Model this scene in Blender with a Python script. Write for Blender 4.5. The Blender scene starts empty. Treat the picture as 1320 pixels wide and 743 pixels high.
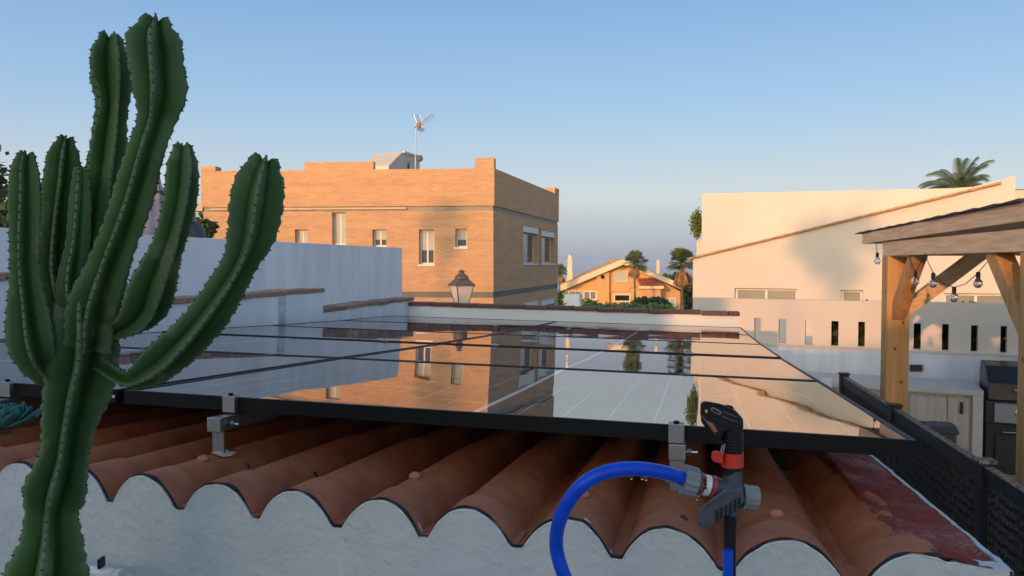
import bpy, math, random
from math import sin, cos, tan, pi, radians, atan, atan2, sqrt
from mathutils import Vector, Matrix, noise
random.seed(7)
S = bpy.context.scene
COL = S.collection

# ------------------------------------------------------------------ camera, world, sun, exposure
F = 990.0                       # focal length in photo pixels (1320 wide)
PITCH = atan((371.5 - 339.0) / F)
cam_d = bpy.data.cameras.new('camera'); cam = bpy.data.objects.new('camera', cam_d); COL.objects.link(cam)
cam_d.sensor_width = 36.0; cam_d.lens = F / 1320 * 36.0
cam_d.clip_start = 0.02; cam_d.clip_end = 60000
cam.location = (0, 0, 0); cam.rotation_euler = (pi / 2 - PITCH, 0, 0)
cam_d.dof.use_dof = False
S.camera = cam

SUN_EL = radians(9.0)
SUN_AZ = radians(207)          # clockwise from +Y: behind the camera, a little to the left
to_sun = Vector((sin(SUN_AZ) * cos(SUN_EL), cos(SUN_AZ) * cos(SUN_EL), sin(SUN_EL)))
w = bpy.data.worlds.new('World'); S.world = w; w.use_nodes = True
nt = w.node_tree; nt.nodes.clear()
out = nt.nodes.new('ShaderNodeOutputWorld'); bg = nt.nodes.new('ShaderNodeBackground')
sky = nt.nodes.new('ShaderNodeTexSky'); sky.sky_type = 'NISHITA'; sky.sun_disc = False
sky.sun_elevation = SUN_EL; sky.sun_rotation = SUN_AZ
sky.altitude = 60; sky.air_density = 1.0; sky.dust_density = 1.2; sky.ozone_density = 1.5
bg.inputs[1].default_value = 0.15
# a low bank of marine haze all round the horizon, mixed over the sky by height only
geo = nt.nodes.new('ShaderNodeTexCoord'); sep = nt.nodes.new('ShaderNodeSeparateXYZ')
nt.links.new(geo.outputs['Generated'], sep.inputs[0])
ramp = nt.nodes.new('ShaderNodeValToRGB')
# (0..1 elevation as sin, colour seen / strength, weight) - strongest opposite the sun, where the air is in the anti-twilight band
K = 0.378
HAZE_STOPS = [(0.0, (2.6, 3.0, 3.95, 0.95)), (0.02, (3.35, 3.65, 4.4, 0.95)), (0.085, (4.85, 5.25, 5.6, 0.92)), (0.184, (2.9, 4.4, 6.15, 0.9)), (0.34, (1.6, 3.15, 5.75, 0.9)), (0.55, (1.6, 3.0, 5.6, 0.1))]
mx = nt.nodes.new('ShaderNodeMix'); mx.data_type = 'RGBA'
els = ramp.color_ramp.elements
while len(els) > 1: els.remove(els[-1])
for i, (p, c) in enumerate(HAZE_STOPS):
    e = els[0] if i == 0 else els.new(p)
    e.position = p; e.color = (c[0] / 8 * K, c[1] / 8 * K, c[2] / 8 * K, c[3])
sc8 = nt.nodes.new('ShaderNodeVectorMath'); sc8.operation = 'SCALE'; sc8.inputs['Scale'].default_value = 8.0
nt.links.new(sep.outputs['Z'], ramp.inputs[0]); nt.links.new(ramp.outputs['Color'], sc8.inputs[0])
dt = nt.nodes.new('ShaderNodeVectorMath'); dt.operation = 'DOT_PRODUCT'; dt.inputs[1].default_value = (-to_sun.x, -to_sun.y, 0)
nt.links.new(geo.outputs['Generated'], dt.inputs[0])
mrs = nt.nodes.new('ShaderNodeMapRange'); mrs.interpolation_type = 'SMOOTHSTEP'; mrs.inputs[1].default_value = -.55; mrs.inputs[2].default_value = .35
nt.links.new(dt.outputs['Value'], mrs.inputs[0])
mul = nt.nodes.new('ShaderNodeMath'); mul.operation = 'MULTIPLY'; nt.links.new(ramp.outputs['Alpha'], mul.inputs[0]); nt.links.new(mrs.outputs[0], mul.inputs[1])
nt.links.new(mul.outputs[0], mx.inputs[0])
nt.links.new(sky.outputs[0], mx.inputs[6]); nt.links.new(sc8.outputs[0], mx.inputs[7])
nt.links.new(mx.outputs[2], bg.inputs[0]); nt.links.new(bg.outputs[0], out.inputs[0])

sun_d = bpy.data.lights.new('sun', 'SUN'); sun = bpy.data.objects.new('sun', sun_d); COL.objects.link(sun)
sun_d.energy = 2.0; sun_d.angle = radians(0.6); sun_d.color = (.575, .285, .118)
sun.rotation_euler = (-to_sun).to_track_quat('-Z', 'Y').to_euler(); sun.location = (0, 0, 30)
S.view_settings.view_transform = 'Standard'; S.view_settings.look = 'None'
S.view_settings.exposure = 1.1; S.view_settings.gamma = 1.0
S.render.engine = 'CYCLES'; S.cycles.max_bounces = 8; S.cycles.use_denoising = True

# ------------------------------------------------------------------ geometry of the photograph's place
PSI = radians(13.57)             # direction in which the roof recedes
def W(px, py, d):                # point at forward distance d seen at a photo pixel
    u = (px - 660) / F; v = (371.5 - py) / F
    y = cos(PITCH) + sin(PITCH) * v; z = -sin(PITCH) + cos(PITCH) * v
    return Vector((u / y * d, d, z / y * d))
def R(t, d, z):                  # roof frame: t to the right along the eave, d away from the eave
    return Vector((t * cos(PSI) + d * sin(PSI), -t * sin(PSI) + d * cos(PSI), z))
def on_plane(px, py, P0, a):     # pixel ray against the vertical plane through P0 whose run to the right has heading a; gives (s, z)
    q = W(px, py, 1.0); dx, dy = cos(a), sin(a)
    det = q.x * (-dy) + dx * 1.0
    k = (P0[0] * (-dy) + dx * P0[1]) / det
    s = (q.x * k - P0[0]) * dx + (k - P0[1]) * dy
    return s, q.z * k
def frame(P0, a):                # x along the facade (to the right), y into the building, z up
    return Matrix.Translation((P0[0], P0[1], P0[2] if len(P0) > 2 else 0)) @ Matrix.Rotation(a, 4, 'Z')
RF = Matrix.Rotation(-PSI, 4, 'Z')

# ------------------------------------------------------------------ mesh builder
class MB:
    def __init__(s, M=None): s.v = []; s.f = []; s.M = M or Matrix.Identity(4)
    def add(s, vs, fs, M=None):
        n = len(s.v); T = s.M @ M if M else s.M
        s.v += [T @ Vector(p) for p in vs]; s.f += [tuple(i + n for i in f) for f in fs]; return s
    def box(s, x0, x1, y0, y1, z0, z1, M=None):
        return s.add([(x0,y0,z0),(x1,y0,z0),(x1,y1,z0),(x0,y1,z0),(x0,y0,z1),(x1,y0,z1),(x1,y1,z1),(x0,y1,z1)],
                     [(0,3,2,1),(4,5,6,7),(0,1,5,4),(1,2,6,5),(2,3,7,6),(3,0,4,7)], M)
    def beam(s, a, b, wx, wz, up=(0, 0, 1), M=None):    # square bar between two points
        a = Vector(a); b = Vector(b); d = (b - a).normalized(); u = Vector(up)
        x = d.cross(u).normalized() * wx / 2; z = x.cross(d).normalized() * wz / 2
        vs = [p + i * x + j * z for p in (a, b) for i, j in ((-1,-1),(1,-1),(1,1),(-1,1))]
        return s.add(vs, [(0,1,2,3),(7,6,5,4),(0,4,5,1),(1,5,6,2),(2,6,7,3),(3,7,4,0)], M)
    def prism(s, poly, y0, y1, M=None):                 # polygon in x,z pushed from y0 to y1
        n = len(poly)
        vs = [(p[0], y0, p[1]) for p in poly] + [(p[0], y1, p[1]) for p in poly]
        fs = [tuple(range(n)), tuple(range(2 * n - 1, n - 1, -1))] + [(i, i + n, (i + 1) % n + n, (i + 1) % n) for i in range(n)]
        return s.add(vs, fs, M)
    def tube(s, pts, r, n=10, cap=True, M=None):
        pts = [Vector(p) for p in pts]; rs = r if isinstance(r, (list, tuple)) else [r] * len(pts)
        vs = []; fs = []; up = None
        for i, p in enumerate(pts):
            d = (pts[min(i + 1, len(pts) - 1)] - pts[max(i - 1, 0)]).normalized()
            if up is None: up = d.orthogonal().normalized()
            up = (up - d * up.dot(d)).normalized(); q = d.cross(up)
            for k in range(n):
                a = 2 * pi * k / n; vs.append(p + (up * cos(a) + q * sin(a)) * rs[i])
        for i in range(len(pts) - 1):
            for k in range(n):
                a = i * n + k; b = i * n + (k + 1) % n; fs.append((a, b, b + n, a + n))
        if cap: fs += [tuple(range(n - 1, -1, -1)), tuple(range((len(pts) - 1) * n, len(pts) * n))]
        return s.add(vs, fs, M)
    def lathe(s, prof, n=16, M=None):                   # profile of (radius, z)
        vs = [(r * cos(2*pi*k/n), r * sin(2*pi*k/n), z) for r, z in prof for k in range(n)]
        fs = [(i*n+k, i*n+(k+1)%n, (i+1)*n+(k+1)%n, (i+1)*n+k) for i in range(len(prof)-1) for k in range(n)]
        fs += [tuple(range(n-1,-1,-1)), tuple(range((len(prof)-1)*n, len(prof)*n))]
        return s.add(vs, fs, M)
    def ball(s, c, r, n=10, m=6, sq=(1,1,1)):
        prof = [(max(1e-4, r * sin(pi*i/m)), -r * cos(pi*i/m)) for i in range(m+1)]
        return s.lathe(prof, n, Matrix.Translation(c) @ Matrix.Diagonal((*sq, 1)))
    def grid(s, nu, nv, fn):
        n = len(s.v); s.v += [s.M @ Vector(fn(i/nu, j/nv)) for j in range(nv+1) for i in range(nu+1)]
        s.f += [(n+j*(nu+1)+i, n+j*(nu+1)+i+1, n+(j+1)*(nu+1)+i+1, n+(j+1)*(nu+1)+i) for j in range(nv) for i in range(nu)]; return s
    def wall(s, x0, x1, z0, z1, holes, depth, M=None):  # front face in y=0 with openings and their reveals
        xs = sorted({x0, x1, *[h[0] for h in holes], *[h[1] for h in holes]})
        zs = sorted({z0, z1, *[h[2] for h in holes], *[h[3] for h in holes]})
        for i in range(len(xs) - 1):
            for j in range(len(zs) - 1):
                cx = (xs[i] + xs[i+1]) / 2; cz = (zs[j] + zs[j+1]) / 2
                if any(h[0] < cx < h[1] and h[2] < cz < h[3] for h in holes): continue
                s.add([(xs[i],0,zs[j]),(xs[i+1],0,zs[j]),(xs[i+1],0,zs[j+1]),(xs[i],0,zs[j+1])], [(0,1,2,3)], M)
        for a, b, c, d in holes:
            s.add([(a,0,c),(b,0,c),(b,0,d),(a,0,d),(a,depth,c),(b,depth,c),(b,depth,d),(a,depth,d)],
                  [(0,4,5,1),(1,5,6,2),(2,6,7,3),(3,7,4,0)], M)
        return s
    def leaf(s, p, size, asp=0.5, d=None):
        d = d or Vector((random.gauss(0,1), random.gauss(0,1), random.gauss(0,1))).normalized()
        q = d.orthogonal().normalized(); q = Matrix.Rotation(random.random() * 6.28, 3, d) @ q
        p = Vector(p); a = d * size; b = q * size * asp
        return s.add([p, p + a * .5 + b, p + a, p + a * .5 - b], [(0, 1, 2, 3)])
    def build(s, name, mat, parent=None, smooth=False, bevel=0, loc=None, autosmooth=None):
        me = bpy.data.meshes.new(name)
        o0 = Vector(parent.location) if parent is not None and parent.type == 'EMPTY' else (Vector(parent.get('base', (0,0,0))) if parent is not None else Vector((0,0,0)))
        L = Vector(loc) if loc is not None else o0
        me.from_pydata([tuple(v - L) for v in s.v], [], s.f); me.update()
        me.materials.append(mat)
        o = bpy.data.objects.new(name, me); COL.objects.link(o)
        o['base'] = tuple(L)
        if parent is not None: o.parent = parent; o.location = L - o0
        else: o.location = L
        if smooth: me.polygons.foreach_set('use_smooth', [True] * len(me.polygons))
        if autosmooth:
            me.polygons.foreach_set('use_smooth', [True] * len(me.polygons)); me.set_sharp_from_angle(angle=radians(autosmooth))
        if bevel:
            m = o.modifiers.new('bevel', 'BEVEL'); m.width = bevel; m.segments = 2; m.limit_method = 'ANGLE'
        return o
def tag(o, label=None, cat=None, group=None, kind=None):
    for k, v in (('label', label), ('category', cat), ('group', group), ('kind', kind)):
        if v: o[k] = v
    return o
def thing(name, loc, label, cat, group=None, kind=None):
    o = bpy.data.objects.new(name, None); COL.objects.link(o); o.location = loc; o.empty_display_size = .05
    return tag(o, label, cat, group, kind)
def kids(o): return [c for c in bpy.data.objects if c.parent == o]
def copy_tree(o, parent=None):
    c = o.copy(); COL.objects.link(c)
    if parent is not None: c.parent = parent
    for ch in kids(o): copy_tree(ch, c)
    return c

# ------------------------------------------------------------------ materials
def new_mat(name):
    m = bpy.data.materials.new(name); m.use_nodes = True
    t = m.node_tree; b = t.nodes['Principled BSDF']; return m, t, b
def node(t, typ, **kw):
    n = t.nodes.new(typ)
    for k, v in kw.items():
        if k.startswith('in_'):
            n.inputs[int(k[3:])].default_value = v
        else: setattr(n, k, v)
    return n
def surf(name, col, rough=0.7, var=0.12, scale=6.0, bump=0.0, bscale=60.0, metal=0.0, col2=None, stretch=None, spec=None, coat=0, contrast=(.35, .65)):
    m, t, b = new_mat(name)
    tc = node(t, 'ShaderNodeTexCoord'); src = tc.outputs['Object']
    if stretch:
        mp = node(t, 'ShaderNodeMapping'); mp.inputs['Scale'].default_value = stretch; t.links.new(src, mp.inputs[0]); src = mp.outputs[0]
    n1 = node(t, 'ShaderNodeTexNoise'); n1.inputs['Scale'].default_value = scale; n1.inputs['Detail'].default_value = 6; n1.inputs['Roughness'].default_value = .6
    t.links.new(src, n1.inputs['Vector'])
    mr = node(t, 'ShaderNodeMapRange'); mr.inputs[1].default_value = contrast[0]; mr.inputs[2].default_value = contrast[1]
    t.links.new(n1.outputs[0], mr.inputs[0])
    mix = node(t, 'ShaderNodeMix', data_type='RGBA')
    c2 = col2 or tuple(c * (1 - var * 1.6) for c in col); c1 = tuple(min(1, c * (1 + var * .6)) for c in col) if not col2 else col
    mix.inputs[6].default_value = (*c2, 1); mix.inputs[7].default_value = (*c1, 1)
    t.links.new(mr.outputs[0], mix.inputs[0]); t.links.new(mix.outputs[2], b.inputs['Base Color'])
    b.inputs['Roughness'].default_value = rough; b.inputs['Metallic'].default_value = metal
    if spec is not None: b.inputs['Specular IOR Level'].default_value = spec
    if coat: b.inputs['Coat Weight'].default_value = coat
    if bump:
        n2 = node(t, 'ShaderNodeTexNoise'); n2.inputs['Scale'].default_value = bscale; n2.inputs['Detail'].default_value = 5
        t.links.new(src, n2.inputs['Vector'])
        bp = node(t, 'ShaderNodeBump'); bp.inputs['Strength'].default_value = bump; bp.inputs['Distance'].default_value = .3 / bscale
        t.links.new(n2.outputs[0], bp.inputs['Height']); t.links.new(bp.outputs[0], b.inputs['Normal'])
    return m
M = {}
def tint(m, amt):
    t = m.node_tree; b = t.nodes['Principled BSDF']; l = b.inputs['Base Color'].links[0].from_socket
    oi = t.nodes.new('ShaderNodeObjectInfo'); mr = t.nodes.new('ShaderNodeMapRange'); mr.inputs[3].default_value = 1 - amt; mr.inputs[4].default_value = 1 + amt * .6
    sc = t.nodes.new('ShaderNodeVectorMath'); sc.operation = 'SCALE'; t.links.new(oi.outputs['Random'], mr.inputs[0]); t.links.new(l, sc.inputs[0]); t.links.new(mr.outputs[0], sc.inputs['Scale']); t.links.new(sc.outputs[0], b.inputs['Base Color']); return m
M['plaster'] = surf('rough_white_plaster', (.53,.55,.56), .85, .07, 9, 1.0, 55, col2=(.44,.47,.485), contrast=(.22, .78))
M['white'] = surf('white_render', (.80,.80,.79), .85, .05, 1.2, .15, 30)
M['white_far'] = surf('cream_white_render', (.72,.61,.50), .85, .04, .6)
M['white_old'] = surf('weathered_white_render', (.80,.80,.82), .85, .06, 2.2, .3, 40, col2=(.66,.67,.70), stretch=(2.2,2.2,.3))
M['tile'] = surf('terracotta_tile', (.46,.16,.068), .78, .2, 14, .25, 70, col2=(.34,.10,.042), spec=.25)
M['tile_end'] = surf('painted_terracotta_tile_end', (.45,.155,.08), .82, .2, 18, .15, 120, col2=(.36,.12,.065), spec=.2)
M['joint'] = surf('dark_joint_shade', (.022,.021,.022), .9, .4, 60)  # near-black colour standing in for shade in the tile-end gap
M['bead'] = surf('white_mortar_bead', (.62,.62,.6), .9, .15, 90)
M['mortar'] = surf('splashed_mortar', (.55,.47,.38), .95, .2, 60, .5, 150)
M['alu'] = surf('dull_aluminium', (.36,.36,.37), .45, .06, 30, metal=1.0)
M['steel'] = surf('zinc_bolt', (.45,.45,.46), .35, .05, 30, metal=1.0)
M['frame'] = surf('black_anodised_frame', (.007,.007,.008), .5, .1, 20, spec=.15)
M['red_cap'] = surf('pink_sealant_cap', (.42,.16,.12), .75, .12, 60)
M['coping'] = surf('dark_red_coping_tile', (.15,.055,.042), .6, .3, 20, .2, 60, col2=(.085,.035,.03))
M['old_brick'] = surf('weathered_coping_brick', (.44,.27,.18), .85, .35, 18, .3, 60, col2=(.20,.105,.075))
M['edge'] = surf('orange_roof_edge_tile', (.55,.30,.15), .8, .25, 12)
M['grime'] = surf('grime', (.035,.03,.03), .95, .3, 20)
M['succulent'] = surf('teal_succulent_leaf', (.03,.14,.13), .5, .25, 30)
M['wood'] = surf('pine_timber', (.60,.33,.14), .75, .2, 9, .15, 40, col2=(.44,.215,.08), stretch=(2.2,2.2,.12), spec=.2)
M['wood_beam'] = surf('planed_pine_beam', (.80,.56,.37), .75, .2, 5, .15, 40, col2=(.62,.40,.25), stretch=(3,.4,9), spec=.2)
M['knot'] = surf('timber_knot', (.16,.07,.035), .7, .2, 40)
M['shingle'] = surf('bitumen_shingle', (.06,.055,.055), .9, .2, 30, .3, 120)
M['black'] = surf('black_painted_metal', (.018,.019,.022), .45, .1, 20)
M['black_fence'] = surf('black_fence_paint', (.010,.011,.014), .5, .15, 25, .3, 120)
M['dusty'] = surf('dusty_weathered_rail_top', (.30,.235,.18), .8, .35, 40, .4, 60, col2=(.045,.042,.042), contrast=(.42,.56))
M['counter'] = surf('grey_concrete_counter', (.55,.53,.52), .6, .05, 8)
M['plank'] = surf('bleached_timber_door', (.52,.47,.43), .75, .12, 6, stretch=(3,3,.2))
M['chrome'] = surf('brushed_steel', (.6,.6,.6), .25, .04, 20, metal=1.0)
M['charcoal'] = surf('charcoal_plastic', (.045,.05,.06), .5, .1, 20)
M['blue'] = surf('glossy_blue_hose', (.0,.065,.62), .38, .12, 50, spec=.35)
M['red'] = surf('red_plastic', (.55,.035,.02), .4, .08, 30)
M['black_p'] = surf('black_plastic', (.008,.008,.010), .36, .1, 40, spec=.35)
M['grey_p'] = surf('dark_grey_plastic', (.06,.07,.09), .5, .15, 60)
M['lgrey_p'] = surf('pale_grey_plastic', (.20,.22,.235), .5, .08, 40)
M['label'] = surf('white_label', (.7,.7,.68), .5, .03, 20)
M['band'] = surf('grey_stone_band', (.36,.30,.23), .8, .1, 3)
M['band2'] = surf('grey_concrete_band', (.20,.175,.15), .85, .12, 2)
M['cream_band'] = surf('cream_band', (.62,.47,.30), .8, .06, 3)
M['wframe'] = surf('white_window_frame', (.72,.70,.66), .5, .04, 4)
M['blind'] = surf('pale_roller_blind', (.46,.46,.40), .6, .06, 6)
M['villa'] = surf('orange_villa_render', (.66,.375,.155), .85, .06, .5)
M['villa_trim'] = surf('cream_villa_trim', (.82,.62,.38), .8, .04, .7)
M['villa_tile'] = surf('villa_roof_tile', (.50,.33,.20), .8, .2, 2)
M['bark'] = surf('palm_bark', (.21,.14,.09), .9, .25, 4, .5, 12)
M['dead'] = surf('dry_palm_fronds', (.36,.22,.09), .85, .25, 6)
M['dark_glass_frame'] = surf('dark_window_frame', (.07,.05,.045), .5, .1, 5)
M['ground'] = surf('dry_ground', (.30,.26,.20), .95, .2, .2, .3, 2)
M['patio'] = surf('patio_paving', (.32,.29,.26), .85, .1, 2, .2, 20)
M['parasol'] = surf('faded_mauve_canvas', (.36,.29,.33), .9, .12, 8)
M['lamp_metal'] = surf('weathered_lamp_metal', (.14,.11,.09), .6, .2, 20)
M['milk'] = surf('milky_lamp_glass', (.74,.64,.56), .3, .06, 6)
for k_, a_ in (('tile', .16), ('tile_end', .12), ('coping', .25), ('old_brick', .35)): tint(M[k_], a_)
def foliage(name, c1, c2, rough=.6):
    m, t, b = new_mat(name)
    n = node(t, 'ShaderNodeTexNoise'); n.inputs['Scale'].default_value = 3.0; n.inputs['Detail'].default_value = 4
    g = node(t, 'ShaderNodeTexCoord'); t.links.new(g.outputs['Object'], n.inputs[0])
    mr = node(t, 'ShaderNodeMapRange'); mr.inputs[1].default_value = .38; mr.inputs[2].default_value = .62; t.links.new(n.outputs[0], mr.inputs[0])
    mix = node(t, 'ShaderNodeMix', data_type='RGBA'); mix.inputs[6].default_value = (*c1, 1); mix.inputs[7].default_value = (*c2, 1)
    t.links.new(mr.outputs[0], mix.inputs[0]); t.links.new(mix.outputs[2], b.inputs['Base Color']); b.inputs['Roughness'].default_value = rough
    tr = node(t, 'ShaderNodeBsdfTranslucent'); t.links.new(mix.outputs[2], tr.inputs[0]); ms = node(t, 'ShaderNodeMixShader'); ms.inputs[0].default_value = .25
    t.links.new(b.outputs[0], ms.inputs[1]); t.links.new(tr.outputs[0], ms.inputs[2]); t.links.new(ms.outputs[0], t.nodes['Material Output'].inputs[0])
    return m
M['leaf'] = foliage('dark_evergreen_leaf', (.035,.06,.02), (.10,.13,.04))
M['leaf_l'] = foliage('pale_green_leaf', (.13,.20,.04), (.27,.32,.08))
M['palm'] = foliage('palm_frond_green', (.07,.12,.035), (.19,.22,.06))
M['palm_b'] = foliage('bluish_palm_frond', (.10,.15,.09), (.20,.26,.16))
def glass_pane(name, col, rough=.06, ior=1.9):
    m, t, b = new_mat(name); b.inputs['Base Color'].default_value = (*col, 1); b.inputs['Roughness'].default_value = rough; b.inputs['IOR'].default_value = ior
    return m
M['pane'] = glass_pane('window_glass', (.10,.10,.09)); M['pane_dark'] = glass_pane('dark_window_glass', (.02,.02,.02), .05, 1.6)
M['pane_sky'] = glass_pane('sky_reflecting_glass', (.05,.06,.07), .02, 3.0); M['pane_grey'] = glass_pane('grey_window_glass', (.22,.22,.19), .2)
def clear_glass(name):
    m, t, b = new_mat(name); b.inputs['Transmission Weight'].default_value = 1; b.inputs['Roughness'].default_value = .02; b.inputs['IOR'].default_value = 1.2; return m
M['clear'] = clear_glass('clear_bulb_glass'); M['water'] = clear_glass('water')
def brick_mat():
    m, t, b = new_mat('buff_brickwork')
    tc = node(t, 'ShaderNodeTexCoord'); sp = node(t, 'ShaderNodeSeparateXYZ'); t.links.new(tc.outputs['Object'], sp.inputs[0])
    ad = node(t, 'ShaderNodeMath', operation='ADD'); t.links.new(sp.outputs[0], ad.inputs[0]); t.links.new(sp.outputs[1], ad.inputs[1])
    cb = node(t, 'ShaderNodeCombineXYZ'); t.links.new(ad.outputs[0], cb.inputs[0]); t.links.new(sp.outputs[2], cb.inputs[1])
    br = node(t, 'ShaderNodeTexBrick'); t.links.new(cb.outputs[0], br.inputs['Vector'])
    br.inputs['Color1'].default_value = (.67,.375,.195,1); br.inputs['Color2'].default_value = (.58,.31,.155,1); br.inputs['Mortar'].default_value = (.53,.32,.185,1)
    br.inputs['Scale'].default_value = 1; br.inputs['Brick Width'].default_value = .25; br.inputs['Row Height'].default_value = .072; br.inputs['Mortar Size'].default_value = .009
    br.inputs['Bias'].default_value = -.2
    n = node(t, 'ShaderNodeTexNoise'); n.inputs['Scale'].default_value = 1.3; n.inputs['Detail'].default_value = 8
    mp = node(t, 'ShaderNodeMapping'); mp.inputs['Scale'].default_value = (.35, 3.2, 1); t.links.new(cb.outputs[0], mp.inputs[0]); t.links.new(mp.outputs[0], n.inputs['Vector'])
    mr = node(t, 'ShaderNodeMapRange'); mr.inputs[1].default_value = .3; mr.inputs[2].default_value = .7; mr.inputs[3].default_value = .89; mr.inputs[4].default_value = 1.06; t.links.new(n.outputs[0], mr.inputs[0])
    sc = node(t, 'ShaderNodeVectorMath', operation='SCALE'); t.links.new(br.outputs[0], sc.inputs[0]); t.links.new(mr.outputs[0], sc.inputs['Scale'])
    t.links.new(sc.outputs[0], b.inputs['Base Color']); b.inputs['Roughness'].default_value = .9
    bp = node(t, 'ShaderNodeBump'); bp.inputs['Strength'].default_value = .5; bp.inputs['Distance'].default_value = .02; bp.invert = True
    t.links.new(br.outputs['Fac'], bp.inputs['Height']); t.links.new(bp.outputs[0], b.inputs['Normal'])
    return m
M['brick'] = brick_mat()
def solar_mat():
    # module coordinates come from the UV map: u 0..1 across (12 cells x 2 halves), v 0..1 deep (6 cells)
    m, t, b = new_mat('solar_glass')
    uv = node(t, 'ShaderNodeUVMap'); sp = node(t, 'ShaderNodeSeparateXYZ'); t.links.new(uv.outputs[0], sp.inputs[0])
    def line(src, count, width):
        mu = node(t, 'ShaderNodeMath', operation='MULTIPLY', in_1=count); t.links.new(src, mu.inputs[0])
        fr = node(t, 'ShaderNodeMath', operation='FRACT'); t.links.new(mu.outputs[0], fr.inputs[0])
        s = node(t, 'ShaderNodeMath', operation='SUBTRACT', in_1=.5); t.links.new(fr.outputs[0], s.inputs[0])
        a = node(t, 'ShaderNodeMath', operation='ABSOLUTE'); t.links.new(s.outputs[0], a.inputs[0])
        g = node(t, 'ShaderNodeMath', operation='GREATER_THAN', in_1=.5 - width); t.links.new(a.outputs[0], g.inputs[0]); return g.outputs[0]
    def mx_(a, c):
        n = node(t, 'ShaderNodeMath', operation='MAXIMUM'); t.links.new(a, n.inputs[0]); t.links.new(c, n.inputs[1]); return n.outputs[0]
    cells = mx_(line(sp.outputs[0], 18, .016), line(sp.outputs[1], 6, .008))
    bus = line(sp.outputs[1], 54, .03)
    s = node(t, 'ShaderNodeMath', operation='SUBTRACT', in_1=.5); t.links.new(sp.outputs[0], s.inputs[0])
    a = node(t, 'ShaderNodeMath', operation='ABSOLUTE'); t.links.new(s.outputs[0], a.inputs[0])
    mid = node(t, 'ShaderNodeMath', operation='LESS_THAN', in_1=.0042); t.links.new(a.outputs[0], mid.inputs[0])
    m1 = node(t, 'ShaderNodeMix', data_type='RGBA'); m1.inputs[6].default_value = (.012,.015,.028,1); m1.inputs[7].default_value = (.05,.055,.065,1); t.links.new(bus, m1.inputs[0])
    m2 = node(t, 'ShaderNodeMix', data_type='RGBA'); m2.inputs[7].default_value = (.40,.41,.42,1); t.links.new(cells, m2.inputs[0]); t.links.new(m1.outputs[2], m2.inputs[6])
    m3 = node(t, 'ShaderNodeMix', data_type='RGBA'); m3.inputs[7].default_value = (.75,.75,.74,1); t.links.new(mid.outputs[0], m3.inputs[0]); t.links.new(m2.outputs[2], m3.inputs[6])
    # film of dried dust
    tc = node(t, 'ShaderNodeTexCoord'); n = node(t, 'ShaderNodeTexNoise'); n.inputs['Scale'].default_value = 2.5; n.inputs['Detail'].default_value = 9; n.inputs['Roughness'].default_value = .7
    t.links.new(tc.outputs['Object'], n.inputs[0])
    mr = node(t, 'ShaderNodeMapRange'); mr.inputs[1].default_value = .42; mr.inputs[2].default_value = .75; mr.inputs[3].default_value = .0; mr.inputs[4].default_value = .10; t.links.new(n.outputs[0], mr.inputs[0])
    m4 = node(t, 'ShaderNodeMix', data_type='RGBA'); m4.inputs[7].default_value = (.42,.36,.30,1); t.links.new(mr.outputs[0], m4.inputs[0]); t.links.new(m3.outputs[2], m4.inputs[6])
    t.links.new(m4.outputs[2], b.inputs['Base Color'])
    b.inputs['IOR'].default_value = 3.6; b.inputs['Roughness'].default_value = .012
    n5 = node(t, 'ShaderNodeTexNoise'); n5.inputs['Scale'].default_value = 1.6; n5.inputs['Detail'].default_value = 2
    t.links.new(tc.outputs['Object'], n5.inputs[0])
    bp = node(t, 'ShaderNodeBump'); bp.inputs['Strength'].default_value = .25; bp.inputs['Distance'].default_value = .004
    t.links.new(n5.outputs[0], bp.inputs['Height']); t.links.new(bp.outputs[0], b.inputs['Normal'])
    return m
M['solar'] = solar_mat()
def cactus_mat():
    m, t, b = new_mat('cactus_skin')
    at = node(t, 'ShaderNodeAttribute', attribute_name='ridge')
    tc = node(t, 'ShaderNodeTexCoord'); n = node(t, 'ShaderNodeTexNoise'); n.inputs['Scale'].default_value = 22; n.inputs['Detail'].default_value = 6; t.links.new(tc.outputs['Object'], n.inputs[0])
    n2 = node(t, 'ShaderNodeTexNoise'); n2.inputs['Scale'].default_value = 5; n2.inputs['Detail'].default_value = 3; t.links.new(tc.outputs['Object'], n2.inputs[0])
    cr = node(t, 'ShaderNodeValToRGB'); e = cr.color_ramp.elements; e[0].position = .3; e[0].color = (.013,.046,.010,1); e[1].position = .72; e[1].color = (.044,.118,.022,1)
    t.links.new(n2.outputs[0], cr.inputs[0])
    pw = node(t, 'ShaderNodeMath', operation='POWER', in_1=9.0); t.links.new(at.outputs['Fac'], pw.inputs[0])
    mr = node(t, 'ShaderNodeMath', operation='MULTIPLY', in_1=.8); t.links.new(pw.outputs[0], mr.inputs[0])
    m1 = node(t, 'ShaderNodeMix', data_type='RGBA'); m1.inputs[7].default_value = (.17,.24,.15,1); t.links.new(mr.outputs[0], m1.inputs[0]); t.links.new(cr.outputs[0], m1.inputs[6])
    mr2 = node(t, 'ShaderNodeMapRange'); mr2.inputs[1].default_value = .58; mr2.inputs[2].default_value = .72; mr2.inputs[4].default_value = .5; t.links.new(n.outputs[0], mr2.inputs[0])
    m2 = node(t, 'ShaderNodeMix', data_type='RGBA'); m2.inputs[7].default_value = (.17,.17,.10,1); t.links.new(mr2.outputs[0], m2.inputs[0]); t.links.new(m1.outputs[2], m2.inputs[6])
    t.links.new(m2.outputs[2], b.inputs['Base Color']); b.inputs['Roughness'].default_value = .55; b.inputs['Specular IOR Level'].default_value = .3
    bp = node(t, 'ShaderNodeBump'); bp.inputs['Strength'].default_value = .7; bp.inputs['Distance'].default_value = .006; t.links.new(n.outputs[0], bp.inputs['Height']); t.links.new(bp.outputs[0], b.inputs['Normal'])
    return m
M['cactus'] = cactus_mat()
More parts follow.
